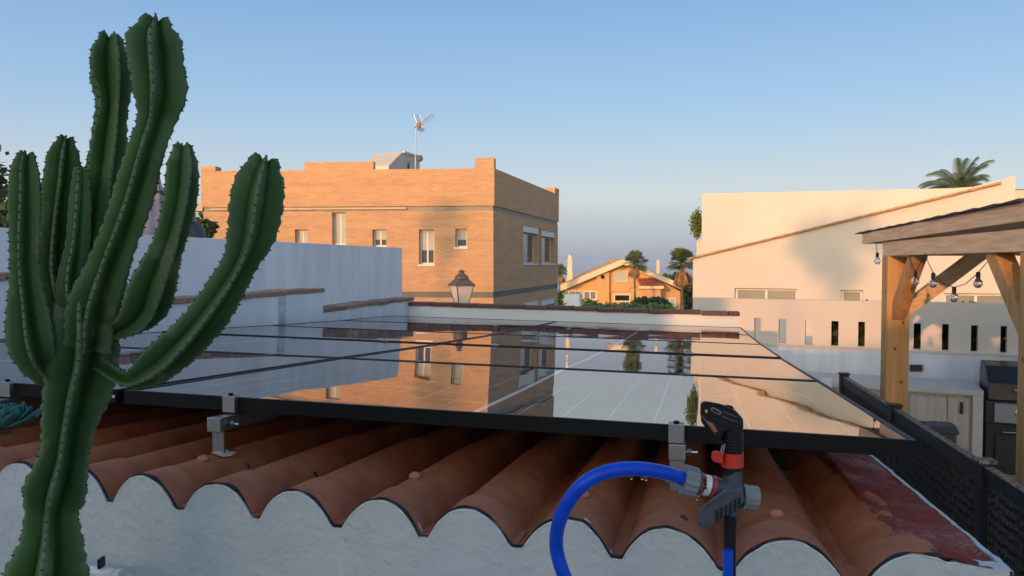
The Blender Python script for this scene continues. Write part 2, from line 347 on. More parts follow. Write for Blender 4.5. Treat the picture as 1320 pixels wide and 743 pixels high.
M['spine'] = surf('brown_spine', (.07,.035,.022), .7, .2, 40)
def red_mortar_mat():
    m, t, b = new_mat('red_painted_mortar')
    tc = node(t, 'ShaderNodeTexCoord'); n = node(t, 'ShaderNodeTexNoise'); n.inputs['Scale'].default_value = 26; n.inputs['Detail'].default_value = 10; n.inputs['Roughness'].default_value = .75; t.links.new(tc.outputs['Object'], n.inputs[0])
    cr = node(t, 'ShaderNodeValToRGB'); e = cr.color_ramp.elements; e[0].position = .3; e[0].color = (.15,.026,.02,1); e[1].position = .7; e[1].color = (.34,.072,.055,1)
    t.links.new(n.outputs[0], cr.inputs[0])
    n2 = node(t, 'ShaderNodeTexNoise'); n2.inputs['Scale'].default_value = 5; n2.inputs['Detail'].default_value = 4; t.links.new(tc.outputs['Object'], n2.inputs[0])
    mr = node(t, 'ShaderNodeMapRange'); mr.inputs[1].default_value = .42; mr.inputs[2].default_value = .62; mr.inputs[4].default_value = .75; t.links.new(n2.outputs[0], mr.inputs[0])
    n3 = node(t, 'ShaderNodeTexNoise'); n3.inputs['Scale'].default_value = 160; n3.inputs['Detail'].default_value = 3; t.links.new(tc.outputs['Object'], n3.inputs[0])
    mr3 = node(t, 'ShaderNodeMapRange'); mr3.inputs[1].default_value = .42; mr3.inputs[2].default_value = .6; t.links.new(n3.outputs[0], mr3.inputs[0])
    mu = node(t, 'ShaderNodeMath', operation='MULTIPLY'); t.links.new(mr.outputs[0], mu.inputs[0]); t.links.new(mr3.outputs[0], mu.inputs[1])
    mx2 = node(t, 'ShaderNodeMix', data_type='RGBA'); mx2.inputs[7].default_value = (.40,.27,.25,1); t.links.new(mu.outputs[0], mx2.inputs[0]); t.links.new(cr.outputs[0], mx2.inputs[6])
    t.links.new(mx2.outputs[2], b.inputs['Base Color']); b.inputs['Roughness'].default_value = .85; b.inputs['Specular IOR Level'].default_value = .12
    bp = node(t, 'ShaderNodeBump'); bp.inputs['Strength'].default_value = 1.0; bp.inputs['Distance'].default_value = .006; t.links.new(n.outputs[0], bp.inputs['Height']); t.links.new(bp.outputs[0], b.inputs['Normal'])
    return m
M['red_mortar'] = red_mortar_mat()
def sea_mat():
    m, t, b = new_mat('sea_water'); b.inputs['Base Color'].default_value = (.03,.06,.09,1); b.inputs['Roughness'].default_value = .25
    tc = node(t, 'ShaderNodeTexCoord'); n = node(t, 'ShaderNodeTexNoise'); n.inputs['Scale'].default_value = .05; n.inputs['Detail'].default_value = 5; t.links.new(tc.outputs['Object'], n.inputs[0])
    bp = node(t, 'ShaderNodeBump'); bp.inputs['Strength'].default_value = .5; bp.inputs['Distance'].default_value = 2; t.links.new(n.outputs[0], bp.inputs['Height']); t.links.new(bp.outputs[0], b.inputs['Normal'])
    return m
M['sea'] = sea_mat()

# ------------------------------------------------------------------ ground, sea
GZ = -6.5; PZ = -2.3
g = MB()
def gfn(u, v):
    x = -900 + 1800 * u; y = -120 + 1120 * v
    z = GZ
    if y > 120: z = GZ - (y - 120) * .09
    return (x, y, max(z, -66))
g.grid(60, 56, gfn)
tag(g.build('ground', M['ground'], smooth=True), kind='structure')
tag(MB().add([(-30000, 300, -58), (30000, 300, -58), (30000, 32000, -58), (-30000, 32000, -58)], [(0,1,2,3)]).build('sea', M['sea']), kind='structure')
pf = MB(); pf.box(1.0, 12, .4, 12.2, PZ - .3, PZ); tag(pf.build('patio_floor', M['patio']), kind='structure')
tag(MB(RF).box(-4.5, 3.2, -3.0, 1.215, -1.75, -1.6).build('terrace_floor', M['patio']), kind='structure')

# ------------------------------------------------------------------ tiled roof in front
DE = 1.22
crest = [-2.93,-2.77,-2.61,-2.45,-2.29,-2.12,-1.95,-1.78,-1.61,-1.445,-1.285,-1.146,-1.009,-.845,-.694,-.527,-.374,-.201,-.046,.138,.327]
edges = [crest[0] - .08] + [(a + b) / 2 for a, b in zip(crest, crest[1:])] + [.327 + .085]
SLOPE = .061; HT = .057
def roof_z(t, d): return -.417 - .022 * t - SLOPE * (d - DE)
def prof(t):
    for i in range(len(crest)):
        if edges[i] <= t <= edges[i+1]:
            h = (edges[i+1] - t) if t > crest[i] else (t - edges[i])
            wd = (edges[i+1] - crest[i]) if t > crest[i] else (crest[i] - edges[i])
            u = 1 - h / wd                      # 0 on the crest, 1 in the valley
            k = min(1, u / .87)
            return -HT * (1 - (max(0, 1 - k ** 2.2)) ** .92)
    return -HT
roof = thing('tiled_roof', R(-.4, DE, -.5), 'terracotta curved tile roof sloping away beneath the solar panels', 'roof')
deck = MB(RF).box(-3.1, .42, DE + .03, 7.7, 0, .01)
deck.v = []; deck.f = []
deck.add([(-3.1, DE+.03, roof_z(-3.1,DE)-.075), (.425, DE+.03, roof_z(.425,DE)-.075), (.425, 7.9, roof_z(.425,7.9)-.09), (-3.1, 7.9, roof_z(-3.1,7.9)-.09),
          (-3.1, DE+.03, -.75), (.425, DE+.03, -.75), (.425, 7.9, -1.1), (-3.1, 7.9, -1.1)], [(0,1,2,3),(7,6,5,4),(0,4,5,1),(1,5,6,2),(2,6,7,3),(3,7,4,0)])
deck.build('roof_deck', M['grime'], roof)
def tile_piece(i, d0, d1, lift, mat, name='roof_tile'):
    e0, e1 = edges[i], edges[i+1]
    mb = MB(RF); N = 16; NV = 3
    jz = random.uniform(-.0015, .0015); tw = random.uniform(-.003, .003)
    def fn(u, v):
        t = e0 + (e1 - e0) * u; d = d0 + (d1 - d0) * v
        return (t + tw * v, d, roof_z(t, d) + prof(t) + lift - .001 * v + jz)
    mb.grid(N, NV, fn)
    n = len(mb.v); th = .011
    mb.v += [v - Vector((0, 0, th)) for v in mb.v[:n]]
    W_ = N + 1
    for j in (0, NV):
        for k in range(N):
            a = j * W_ + k; f = (a, a + n, a + n + 1, a + 1); mb.f.append(f if j == 0 else f[::-1])
    for j in range(NV):
        for k in (0, N):
            a = j * W_ + k; f = (a, a + W_, a + W_ + n, a + n); mb.f.append(f if k == 0 else f[::-1])
    o = mb.build(name, mat, roof, loc=R((e0+e1)/2, d0, roof_z(0, d0))); o.data.polygons.foreach_set('use_smooth', [True]*len(o.data.polygons)); o.data.set_sharp_from_angle(angle=radians(50))
for i in range(len(crest)):
    tile_piece(i, DE + .009, DE + .10 + random.uniform(-.012, .012), .0, M['tile_end'], 'tile_end')
    d = DE + .075
    for k in range(4):
        L = (.52 if k == 0 else .37) + random.uniform(-.012, .012)
        tile_piece(i, d, d + L, -.006 - .0075 * k, M['tile']); d += L - .05
# pink sealed screw heads on the crests
def cap_at(px, py):
    q = W(px, py, 1.0)
    for it in range(200):
        d = 1.0 + it * .005; p = q * d; t = p.x * cos(PSI) - p.y * sin(PSI); dd = p.x * sin(PSI) + p.y * cos(PSI)
        if dd > DE and p.z <= roof_z(t, dd) + prof(t): return t, dd, p
    return t, dd, p
for px, py in ((262, 591), (535, 613), (752, 637), (1001, 662)):
    t, dd, p = cap_at(px, py)
    MB().ball(p + Vector((0, 0, -.001)), .0115, 12, 6, (1.1, 1, .72)).build('screw_cap', M['red_cap'], roof, smooth=True)
def splat(px, py, mat, r, name, seed):
    t, dd, p = cap_at(px, py); mb = MB(RF)
    def fn(u, v):
        a = 2*pi*u; rr = r * v * (.75 + .5 * noise.noise(Vector((cos(a)*1.5, sin(a)*1.5, seed))))
        tt = t + rr * cos(a) * 1.2; d2 = dd + rr * sin(a) * 1.5
        return (tt, d2, roof_z(tt, d2) + prof(tt) + .0015 + .004 * (1 - v) * (.6 + noise.noise(Vector((tt*90, d2*90, 0)))) - .002 * v)
    mb.grid(22, 4, fn).build(name, mat, roof, smooth=True)
splat(288, 583, M['mortar'], .024, 'mortar_splash', 1); splat(875, 622, M['mortar'], .028, 'mortar_splash', 2); splat(882, 668, M['grime'], .008, 'dirt_spot', 3)
splat(320, 600, M['grime'], .004, 'dirt_spot', 4); splat(407, 612, M['grime'], .005, 'dirt_spot', 5)
# red mortar margin along the right edge
def jag(d): return .306 + .02 * noise.noise(Vector((d * 9, 3, 0))) + .012 * noise.noise(Vector((d * 34, 7, 0)))
rm = MB(RF)
def rfn(u, v):
    d = DE + .0 + v * 6.4 if False else DE - .0 + (v ** 2.2) * 6.4
    a = jag(d); b = .434
    if d < DE + .05: a += (DE + .05 - d) * .6
    t = a + (b - a) * u
    z = roof_z(t, d) - .002 - .012 * u + .006 * noise.noise(Vector((t * 22, d * 14, 1))) + .0035 * noise.noise(Vector((t * 80, d * 60, 1)))
    if u < .01: z = roof_z(t, d) + prof(t) - .008
    return (t, d, z)
rm.grid(20, 150, rfn).build('mortar_margin', M['red_mortar'], roof, smooth=True)
# front wall with scalloped top
T0, T1 = -3.1, .437
wl = thing('scalloped_wall', R(-.4, DE, -1.6), 'rough white plastered wall whose scalloped top fills the tile ends', 'wall')
N = 560; tp = [T0 + (T1 - T0) * i / N for i in range(N + 1)]
def wtop(t, off=0.0):
    n_ = .0016 * noise.noise(Vector((t * 60, 0, 5))) + .0025 * noise.noise(Vector((t * 16, 2, 5)))
    return roof_z(t, DE) + (prof(t) if t < .33 else max(prof(t), -.003 - .06 * (t - .33))) - .0045 + n_ * (1 if t < .33 else 2.2) + off
mb = MB(RF)
mb.v = []; rows = [0, .25, .6, .85, 1.0]
for j, r_ in enumerate(rows):
    for t in tp:
        z = -1.6 + (wtop(t) + 1.6) * r_; mb.v.append(RF @ Vector((t, DE, z)))
for j in range(len(rows) - 1):
    for i in range(N): a = j * (N+1) + i; mb.f.append((a, a+1, a+N+2, a+N+1))
base = len(mb.v)
for t in tp: mb.v.append(RF @ Vector((t, DE + .03, wtop(t))))
for i in range(N): a = 4 * (N+1) + i; mb.f.append((a, a+1, base+i+1, base+i))
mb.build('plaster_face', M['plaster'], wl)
MB(RF).tube([(t, DE + .0005, wtop(t, -.0004)) for t in tp if t < .375], .0017, 6).build('mortar_bead', M['bead'], wl, smooth=True)
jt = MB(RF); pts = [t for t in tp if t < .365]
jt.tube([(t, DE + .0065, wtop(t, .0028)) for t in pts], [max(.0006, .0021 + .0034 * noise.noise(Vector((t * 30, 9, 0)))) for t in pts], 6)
jt.build('joint_shadow_strip', M['joint'], wl, smooth=True)  # thin dark tube: shadow line of the recessed tile ends, put in as colour
sd = MB(RF)
def side_top(d): return roof_z(.44, d) - .013 + .004 * noise.noise(Vector((d * 8, 4, 0))) + .002 * noise.noise(Vector((d * 40, 4, 0)))
ds = [DE + .002 + (7.9 - DE) * (k / 160) ** 1.7 for k in range(161)]
for d in ds:
    e = .003 * noise.noise(Vector((d * 12, 8, 1)))
    for (t, z) in ((.4345 + e, side_top(d) - .01), (.4345 + e, side_top(d)), (.445 + e, side_top(d) - .002), (.447, -2.3)): sd.v.append(RF @ Vector((t, d, z)))
for k in range(160):
    for j in range(3): a = k * 4 + j; sd.f.append((a, a+1, a+5, a+4))
tag(sd.build('side_wall', M['plaster'], None, loc=R(.44, DE, -2.3)), 'thin white wall edge running along the red mortar margin on the right', 'wall')

# ------------------------------------------------------------------ solar panels
PD = 1.5; ROWD = 1.148; TILT = [3.45, 2.9, 2.8, 2.4, 1.8]; GT = [3.08, 3.25, 2.8, 2.35, 1.9]
ys = [PD]; zs = [-.3123]
for a in TILT: ys.append(ys[-1] + ROWD * cos(radians(a))); zs.append(zs[-1] - ROWD * sin(radians(a)))
COLS = [(-1.288, .389), (-2.985, -1.308)]
SL = -.0154
def make_panel():
    r = thing('solar_panel', (0, 0, 0), 'x', 'solar panel', 'solar panels in two columns on the tiled roof')
    wd = 1.677; dp = 1.128; fr = .011; h = .030
    f = MB(); f.box(0, wd, 0, fr, -h, .0015); f.box(0, wd, dp - fr, dp, -h, .0015); f.box(0, fr, fr, dp - fr, -h, .0015); f.box(wd - fr, wd, fr, dp - fr, -h, .0015)
    f.build('frame', M['frame'], r, bevel=.0008)
    g_ = MB(); g_.grid(12, 8, lambda u, v: (fr + (wd - 2*fr) * u, fr + (dp - 2*fr) * v, -.0006 - .0022 * (4*u*(1-u)) * (4*v*(1-v))))
    o = g_.build('glass', M['solar'], r, smooth=True)
    uvl = o.data.uv_layers.new(name='UVMap')
    for l in o.data.loops:
        c = o.data.vertices[l.vertex_index].co; uvl.data[l.index].uv = ((c.x - fr) / (wd - 2*fr), (c.y - fr) / (dp - 2*fr))
    MB().box(fr, wd - fr, fr, dp - fr, -.012, -.006).build('backsheet', M['white'], r)
    return r
P0_ = make_panel(); first = True
where = ['front', 'second', 'third', 'fourth', 'farthest']
for c, (a, b_) in enumerate(COLS):
    for k in range(5):
        o = P0_ if first else copy_tree(P0_); first = False
        o.location = R(a, ys[k] + .009, zs[k] + SL * a - ROWD / 2 * (radians(TILT[k]) - radians(GT[k])))
        o.rotation_mode = 'XYZ'
        rot = Matrix.Rotation(-PSI, 4, 'Z') @ Matrix.Rotation(-radians(GT[k]), 4, 'X') @ Matrix.Rotation(-SL, 4, 'Y')
        o.rotation_euler = rot.to_euler()
        o['label'] = ('%s solar panel of the %s column, mirroring the %s' % (where[k], ('right', 'left')[c], (['pale sky and white house', 'brick house windows', 'villa and palms', 'street lamp and palms', 'brown parapet coping'], ['cactus and white side wall', 'white side wall', 'low wall coping', 'white wall behind the low wall', 'low wall near the corner'])[c][k]))[:110]
# rails, feet and clamps
RAILS = [-.035, -1.004, -1.61, -2.70]
def pz(t, d):
    k = max(0, min(4, next((i for i in range(5) if d < ys[i+1]), 4))); return zs[k] + SL * t - tan(radians(TILT[k])) * (d - ys[k])
rl = ['below the sprinkler head', 'left of the cactus arm tip', 'at the left picture edge', 'farthest left, beside the low wall']
rname = ['right', 'middle', 'left', 'far left']
for i, t in enumerate(RAILS):
    d0 = PD - (.012 if i == 0 else .06)
    mb = MB(RF)
    pts = [(t, d0, pz(t, PD) - .050)] + [(t, ys[k], pz(t, ys[k] + 1e-4) - .050) for k in range(1, 6)]
    for a, b_ in zip(pts, pts[1:]): mb.beam(a, b_, .031, .030)
    rr = thing('mounting_rail', R(t, d0, pz(t, PD) - .07), 'aluminium mounting rail under the %s part of the solar panels' % rname[i], 'rail', 'aluminium rails under the solar panels')
    mb.build('rail_profile', M['alu'], rr, bevel=.0015)
    MB(RF).box(t - .016, t + .016, d0 - .003, d0 - .0002, pts[0][2] - .0155, pts[0][2] + .0155).build('end_plate', M['alu'], rr, bevel=.001)
    dd = PD - (.004 if i == 0 else .045)
    top = pts[0][2] - .016; bot = roof_z(t, dd) + prof(t) - .012
    ft = MB(RF); ft.box(t - .014, t + .014, dd - .003, dd + .003, bot, top + .004); ft.box(t - .014, t + .014, dd - .003, dd + .04, bot, bot + .01)
    fo = thing('mounting_bracket', R(t, dd, bot), 'zinc roof foot carrying the %s mounting rail above the tiles' % rname[i], 'bracket', 'roof feet under the mounting rails')
    ft.build('foot_plate', M['alu'], fo, bevel=.001)
    bl = MB(RF); bl.tube([(t + .012, dd + .018, top + .012), (t + .038, dd + .018, top + .012)], .0032, 8); bl.tube([(t + .019, dd + .018, top + .012), (t + .026, dd + .018, top + .012)], .0075, 6)
    bl.build('bolt', M['steel'], fo)
    for k in range(0, 5):
        d = ys[k]; z = pz(t, d + 1e-4)
        ec = MB(RF)
        cl = thing('panel_clamp', R(t, d, z), ('aluminium end clamp gripping the front edge above the %s rail' if k == 0 else 'small aluminium clamp in seam %s along the %%s rail' % ['', 'nearest the front', 'second from the front', 'third from the front', 'farthest back'][k]) % rname[i], 'clamp', 'clamps holding the solar panels')
        if k == 0:
            ec.box(t - .017, t + .013, d - .0055, d + .0085, z - .034, z + .0022)
            ec.box(t - .017, t + .013, d + .009, d + .017, z + .0018, z + .0036)
        else: ec.box(t - .02, t + .02, d - .009, d + .027, z + .002, z + .0045); ec.box(t - .02, t + .02, d + .0035, d + .0145, z - .03, z + .003)
        ec.build('clamp_body', M['alu'], cl, bevel=.0007)
        MB(RF).lathe([(.0055, 0), (.0055, .004), (.004, .0055)], 8, Matrix.Translation((t - .002, d + (.004 if k == 0 else .009), z + (.0022 if k == 0 else .0045)))).build('clamp_bolt', M['frame' if k == 0 else 'steel'], cl)
tag(MB(RF).box(-1.345, -1.312, PD + .0065, PD + .0086, pz(-1.33, PD) - .0215, pz(-1.33, PD) - .0155).build('rating_sticker', M['label'], None, loc=R(-1.33, PD, pz(-1.33, PD) - .02)), 'small white sticker on the front frame left of the middle clamp', 'sticker')

# ------------------------------------------------------------------ far parapet and left walls
fw = thing('far_parapet', R(-1, 8.0, -1.2), 'low white parapet with dark red coping tiles behind the panels', 'parapet')
def fpz(t): return -.488 - .018 * t
fmb = MB(RF); fmb.add([(-3.12, 7.98, -1.3), (.40, 7.98, -1.3), (.40, 7.98, fpz(.40) - .035), (-3.12, 7.98, fpz(-3.12) - .035), (-3.12, 8.14, -1.3), (.40, 8.14, -1.3), (.40, 8.14, fpz(.40) - .035), (-3.12, 8.14, fpz(-3.12) - .035)],
        [(0,1,2,3),(7,6,5,4),(3,2,6,7),(1,5,6,2),(0,3,7,4)]); fmb.build('parapet_body', M['white'], fw)
t = -3.10; k = 0
while t < .40:
    L = .262; z = fpz(t + L / 2); dz = random.uniform(-.003, .003); dy = random.uniform(-.004, .004)
    c = MB(RF); c.box(t, min(t + L - .006, .415), 7.955 + dy, 8.165 + dy, z - .036 + dz, z + dz)
    c.build('coping_tile', M['coping'], fw, bevel=.005, loc=R(t, 7.96, z)); t += L; k += 1
MB(RF).box(-3.10, .41, 7.972, 8.15, fpz(0) - .0, fpz(0)).build if False else None
# left walls
lw = thing('low_side_wall', R(-3.1, 5, -1.0), 'low stepped white wall with worn brick coping beside the left panels', 'wall')
SEG = [(1.2, 3.25, -.045), (3.25, 5.98, -.215), (5.98, 8.12, -.385)]
for a, b_, z in SEG:
    MB(RF).box(-3.30, -3.10, a, b_ - .002, -1.2, z - .034).build('wall_step', M['white_old'], lw)
    d = a
    while d < b_ - .05:
        L = random.uniform(.20, .27); e = min(d + L, b_ + .02)
        for_z = z + random.uniform(-.006, .004)
        MB(RF).box(-3.315 + random.uniform(-.006,.006), -3.085 + random.uniform(-.006,.008), d, e - .008, for_z - .034, for_z).build('coping_brick', M['old_brick'], lw, bevel=.005, loc=R(-3.1, d, for_z)); d = e
MB(RF).box(-3.0985, -3.0965, 5.26, 5.36, -.62, -.26).build('rain_stain', surf('grey_rain_stain', (.52,.54,.58), .9, .3, 6), lw)
hw = thing('tall_side_wall', R(-3.6, 5, -1.0), 'tall plain white wall behind the low wall on the left', 'wall')
MB(RF).box(-4.45, -4.2, 1.0, 10.55, -3, .218).build('wall_body', M['white_old'], hw, bevel=.004)
rb = W(4, 436, 3.2)
tag(MB(RF).box(-3.09, -2.99, 2.35, 2.72, -.395, -.352).build('red_ledge_brick', M['red_mortar'], None, loc=R(-3.04, 2.5, -.39)), 'small red painted ledge brick at the left picture edge', 'brick')

# ------------------------------------------------------------------ brick house
C0 = W(636, 339, 26.3); C0.z = 0
aL, aR = radians(-5.0), None
bh = thing('brick_house', (C0.x - 5, C0.y + 5, GZ), 'three storey buff brick house with flat roof behind the panels', 'house')
dR = Vector((sin(radians(15.3)), cos(radians(15.3)), 0))
FL = frame((C0.x, C0.y), aL); LL = 10.5; LR = 10.68
hdR = atan2(dR.y, dR.x); FR = frame((C0.x, C0.y), hdR)
def L_(px, py): return on_plane(px, py, (C0.x, C0.y), aL)
def R_(px, py): return on_plane(px, py, (C0.x, C0.y), hdR)
def hole(fn, x0, x1, y0, y1):
    a, z1 = fn(x0, y0); b_, _ = fn(x1, y0); z0 = fn(x0, y1)[1]; return (a, b_, z0, z1)
xl = L_(262, 300)[0]
z_par = 3.22; z_b1 = 1.95; z_b1b = 1.78; z_b2 = -1.0; z_b2b = -1.2
wl_holes = [hole(L_, 380, 397, 296, 325), hole(L_, 428, 446, 274, 316), hole(L_, 480, 498, 296, 318), hole(L_, 540, 559.5, 296, 341), hole(L_, 587, 602, 295, 319)]
wb = MB(FL).wall(xl, 0, z_b2, z_b1b, wl_holes, .28); wb.wall(xl, 0, GZ, z_b2b, [], 0)
rh = [hole(R_, 674.5, 694.5, 291, 340), hole(R_, 698, 715.5, 297, 340)]
rh2 = [(h[0], h[1], h[2] - 3.05, h[3] - 3.05) for h in rh]
MR = FR
wb2 = MB(FR).wall(0, LR, z_b2, z_b1b, rh, .35); wb2.wall(0, LR, GZ, z_b2b, rh2, .35)
wb.v += wb2.v; n0 = len(wb.v) - len(wb2.v); wb.f += [tuple(i + n0 for i in f) for f in wb2.f]
# back walls so the house is closed
A = FL @ Vector((xl, 0, 0)); B = C0; Cc = FR @ Vector((LR, 0, 0)); D = A + (Cc - B)
for p, q in ((Cc, D), (D, A)):
    wb.M = Matrix.Identity(4); wb.add([(p.x,p.y,GZ),(q.x,q.y,GZ),(q.x,q.y,z_b1b),(p.x,p.y,z_b1b)], [(0,1,2,3)])
wb.build('wall', M['brick'], bh)
fl = MB().add([(p.x,p.y,z_par-.9) for p in (A,B,Cc,D)], [(0,1,2,3)]); fl.build('flat_roof', M['band2'], bh)
# parapet as its own proud upper volume
pb = MB()
def ring(z0, z1, off, mb, th=.25):
    cen = (A + B + Cc + D) / 4
    o_ = [p + (p - cen).normalized() * off for p in (A, B, Cc, D)]; i_ = [p - (p - cen).normalized() * th for p in (A, B, Cc, D)]
    for k in range(4):
        p, q = o_[k], o_[(k+1) % 4]; pi_, qi = i_[k], i_[(k+1) % 4]
        mb.add([(p.x,p.y,z0),(q.x,q.y,z0),(q.x,q.y,z1),(p.x,p.y,z1),(pi_.x,pi_.y,z0),(qi.x,qi.y,z0),(qi.x,qi.y,z1),(pi_.x,pi_.y,z1)], [(0,1,2,3),(3,2,6,7),(5,4,7,6),(1,0,4,5)])
ring(z_b1, z_par, .06, pb)
s0, s1 = L_(393, 230)[0], L_(482, 230)[0]
pb.box(s0, s1, -.045, .2, z_par - .02, z_par + .27, FL); pb.box(-.62, .03, -.055, .5, z_par - .02, z_par + .36, FL)
pb.box(xl - .02, xl + .5, -.05, .4, z_par - .02, z_par + .17, FL); pb.box(LR - .9, LR + .03, -.05, .4, z_par - .02, z_par + .27, FR)
pb.build('parapet', M['brick'], bh)
b1 = MB(); ring(z_b1b - .002, z_b1 + .002, -.03, b1); b1.build('recessed_band', M['band'], bh)
b2 = MB(); ring(z_b2b - .002, z_b2 + .002, -.03, b2); b2.build('lower_band', M['band2'], bh)
cb_ = MB(); cb_.box(xl + .3, -3.0, -.06, .02, z_b1 - .10, z_b1 - .045, FL); cb_.build('cream_ledge', M['cream_band'], bh)
MB().box(xl - 1.6, xl, -.05, .6, z_b1 - .12, z_b1 + .12, FL).build('balcony_ledge', M['cream_band'], bh)
def window(Mx, h, parent, blind=0.0, split=True, fr=.05, dp=.2, pane='pane', fmat='wframe', bl=None, name='window'):
    a, b_, c, d = h; e = .004
    f = MB(Mx); f.box(a+e, b_-e, dp, dp+.06, c+e, c+fr); f.box(a+e, b_-e, dp, dp+.06, d-fr, d-e); f.box(a+e, a+fr, dp, dp+.06, c+fr, d-fr); f.box(b_-fr, b_-e, dp, dp+.06, c+fr, d-fr)
    if split: mid = (a+b_)/2; f.box(mid-.025, mid+.025, dp+.002, dp+.062, c+fr, d-fr)
    o = f.build(name, M[fmat], parent)
    p = MB(Mx).box(a+fr-.005, b_-fr+.005, dp+.03, dp+.04, c+fr-.005, d-fr+.005); q = p.build('pane', M[pane], o)
    if blind: MB(Mx).box(a+fr, b_-fr, dp+.012, dp+.02, d - fr - blind*(d-c), d-fr).build('blind', M[bl or 'blind'], o)
    s_ = MB(Mx).box(a-.04, b_+.04, -.05, dp, c-.06, c-.002).build('sill', M['wframe'], o)
    return o
for i, h in enumerate(wl_holes):
    window(FL, h, bh, blind=(.6, .95, .5, .55, .5)[i], split=(h[1]-h[0] > .45), dp=.2, fr=.055)
for h in rh + rh2:
    a, b_, c, d = h
    o = MB(FR).box(a+.01, b_-.01, .02, .12, d-.24, d-.004).build('shutter_box', M['wframe'], bh)
    window(FR, (a, b_, c, d-.24), bh, split=False, dp=.22, fr=.06, pane='pane_sky', fmat='wframe')
MB(FR).box((rh[0][1]+rh[1][0])/2-.05, (rh[0][1]+rh[1][0])/2+.05, -.02, .01, rh[0][2]-.1, rh[0][3]+.02).build('mullion', M['old_brick'], bh)
# stair head and aerial
sh = thing('roof_hut', W(510, 210, 30), 'small white rendered hut with sloping roof on the brick house', 'roof hut')
def hp(px, py, d): return W(px, py, d)
p1, p2, p3 = hp(470, 200, 31), hp(519, 195.5, 30), hp(543, 204, 33)
zt = p2.z; zb = z_par - .9
Hq = lambda px, py, d: tuple(hp(px, py, d))
def low(p, z=zb): return (p[0], p[1], z)
f0, f1, b0_, b1_, r1 = Hq(473, 214, 29.6), Hq(501, 214, 29.4), Hq(482, 198.5, 31.0), Hq(519, 196, 31.0), Hq(541, 202.5, 33.4)
bk = (b0_[0] + 1.2, b0_[1] + 4, b0_[2]); bk2 = (r1[0], r1[1] + .8, b1_[2])
hut = MB(); hut.add([f0, f1, b1_, b0_, low(f0), low(f1), r1, low(r1), bk, low(bk), low(b0_)],
    [(0,1,2,3), (4,5,1,0), (5,7,6,2,1), (3,2,6,8), (7,9,8,6), (0,3,10,4), (3,8,9,10)])
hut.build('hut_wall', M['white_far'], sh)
q0, q1 = Vector(Hq(527, 209, 31.6)), Vector(Hq(537, 210.5, 32.9)); dq_ = (q1 - q0); n_ = Vector((dq_.y, -dq_.x, 0)).normalized() * .03
MB().add([q0 + n_, q1 + n_, q1 + n_ + Vector((0,0,-.35)), q0 + n_ + Vector((0,0,-.35))], [(0,3,2,1)]).build('hut_window', M['pane_dark'], sh)
MB().beam(Vector(b1_) + n_ * 1.5, Vector(r1) + n_ * 1.5, .07, .07).build('roof_edge', M['white'], sh)
ba = W(535, 200, 29.0); an = thing('tv_aerial', (ba.x, ba.y, z_par), 'television aerial with folded grid reflector on a thin mast', 'aerial')
def ap(px, py, dy=0): q = W(px, py, 29.0); return (q.x, q.y + dy, q.z)
MB().tube([(ba.x, ba.y, z_par - .5), ap(536, 160)], .02, 8).build('mast', M['steel'], an)
MB().tube([ap(533, 166), ap(558, 150, -.3)], .016, 6).build('boom', M['band'], an)
el = MB()
for k in range(7):
    f_ = k / 6; x = 538 + 20 * f_; y = 163 - 13 * f_
    el.tube([ap(x - 1.5, y - 5 + 1.5 * f_, .1), ap(x + 1.5, y + 5 - 1.5 * f_, -.1)], .008, 5)
el.build('director', M['alu'], an)
rf_ = MB()
for k in range(6):
    f_ = k / 5; rf_.tube([ap(534 + 3 * f_, 148 + 12 * f_), ap(541 + 4 * f_, 150 + 10 * f_)], .009, 5); rf_.tube([ap(539 - 1 * f_, 164 + 3 * f_), ap(548 - 4 * f_, 167 + 4 * f_)], .009, 5)
rf_.tube([ap(534, 148), ap(538, 161)], .01, 5); rf_.tube([ap(541, 149), ap(545, 160)], .01, 5); rf_.tube([ap(539,164), ap(545,171)], .01, 5)
rf_.build('reflector', M['alu'], an)
MB().box(*sorted((ap(537,0)[0], ap(542,0)[0])), ba.y-.06, ba.y+.06, ap(0,164)[2], ap(0,158)[2]).build('amplifier', M['red_cap'], an)
dsh = MB(); q = W(541, 204.5, 29.5); dsh.ball((q.x, q.y, q.z), .13, 12, 6, (1, .5, 1)); tag(dsh.build('rooftop_siren', M['lamp_metal'], None, True, loc=q), 'small round grey horn beside the mast on the white roof hut', 'horn')

# ------------------------------------------------------------------ street lamp
lq = W(595, 391, 16.5); s_ = 16.5 / F
lp = thing('street_lamp', (lq.x, lq.y, GZ), 'old street lantern with milky panes standing before the brick house corner', 'street lamp')
def lz(py): return W(595, py, 16.5).z
T_ = Matrix.Translation((lq.x, lq.y, 0)) @ Matrix.Rotation(radians(28), 4, 'Z')
def frus(mb, r0, z0, r1, z1, n=4):
    vs = [(r*cos(2*pi*k/n+pi/4), r*sin(2*pi*k/n+pi/4), z) for r, z in ((r0,z0),(r1,z1)) for k in range(n)]
    mb.add(vs, [(k,(k+1)%n,n+(k+1)%n,n+k) for k in range(n)] + [tuple(range(n-1,-1,-1)), tuple(range(n,2*n))])
g_ = MB(T_); frus(g_, 9*s_, lz(392), 17*s_, lz(367.5)); g_.build('glass_panes', M['milk'], lp)
f_ = MB(T_)
for k in range(4):
    a = 2*pi*k/4 + pi/4
    f_.tube([(9.2*s_*cos(a), 9.2*s_*sin(a), lz(393)), (17.2*s_*cos(a), 17.2*s_*sin(a), lz(367))], .011, 6)
frus(f_, 19*s_, lz(368.5), 19*s_, lz(366.5)); frus(f_, 10*s_, lz(395), 10*s_, lz(391.5))
f_.build('lantern_frame', M['lamp_metal'], lp)
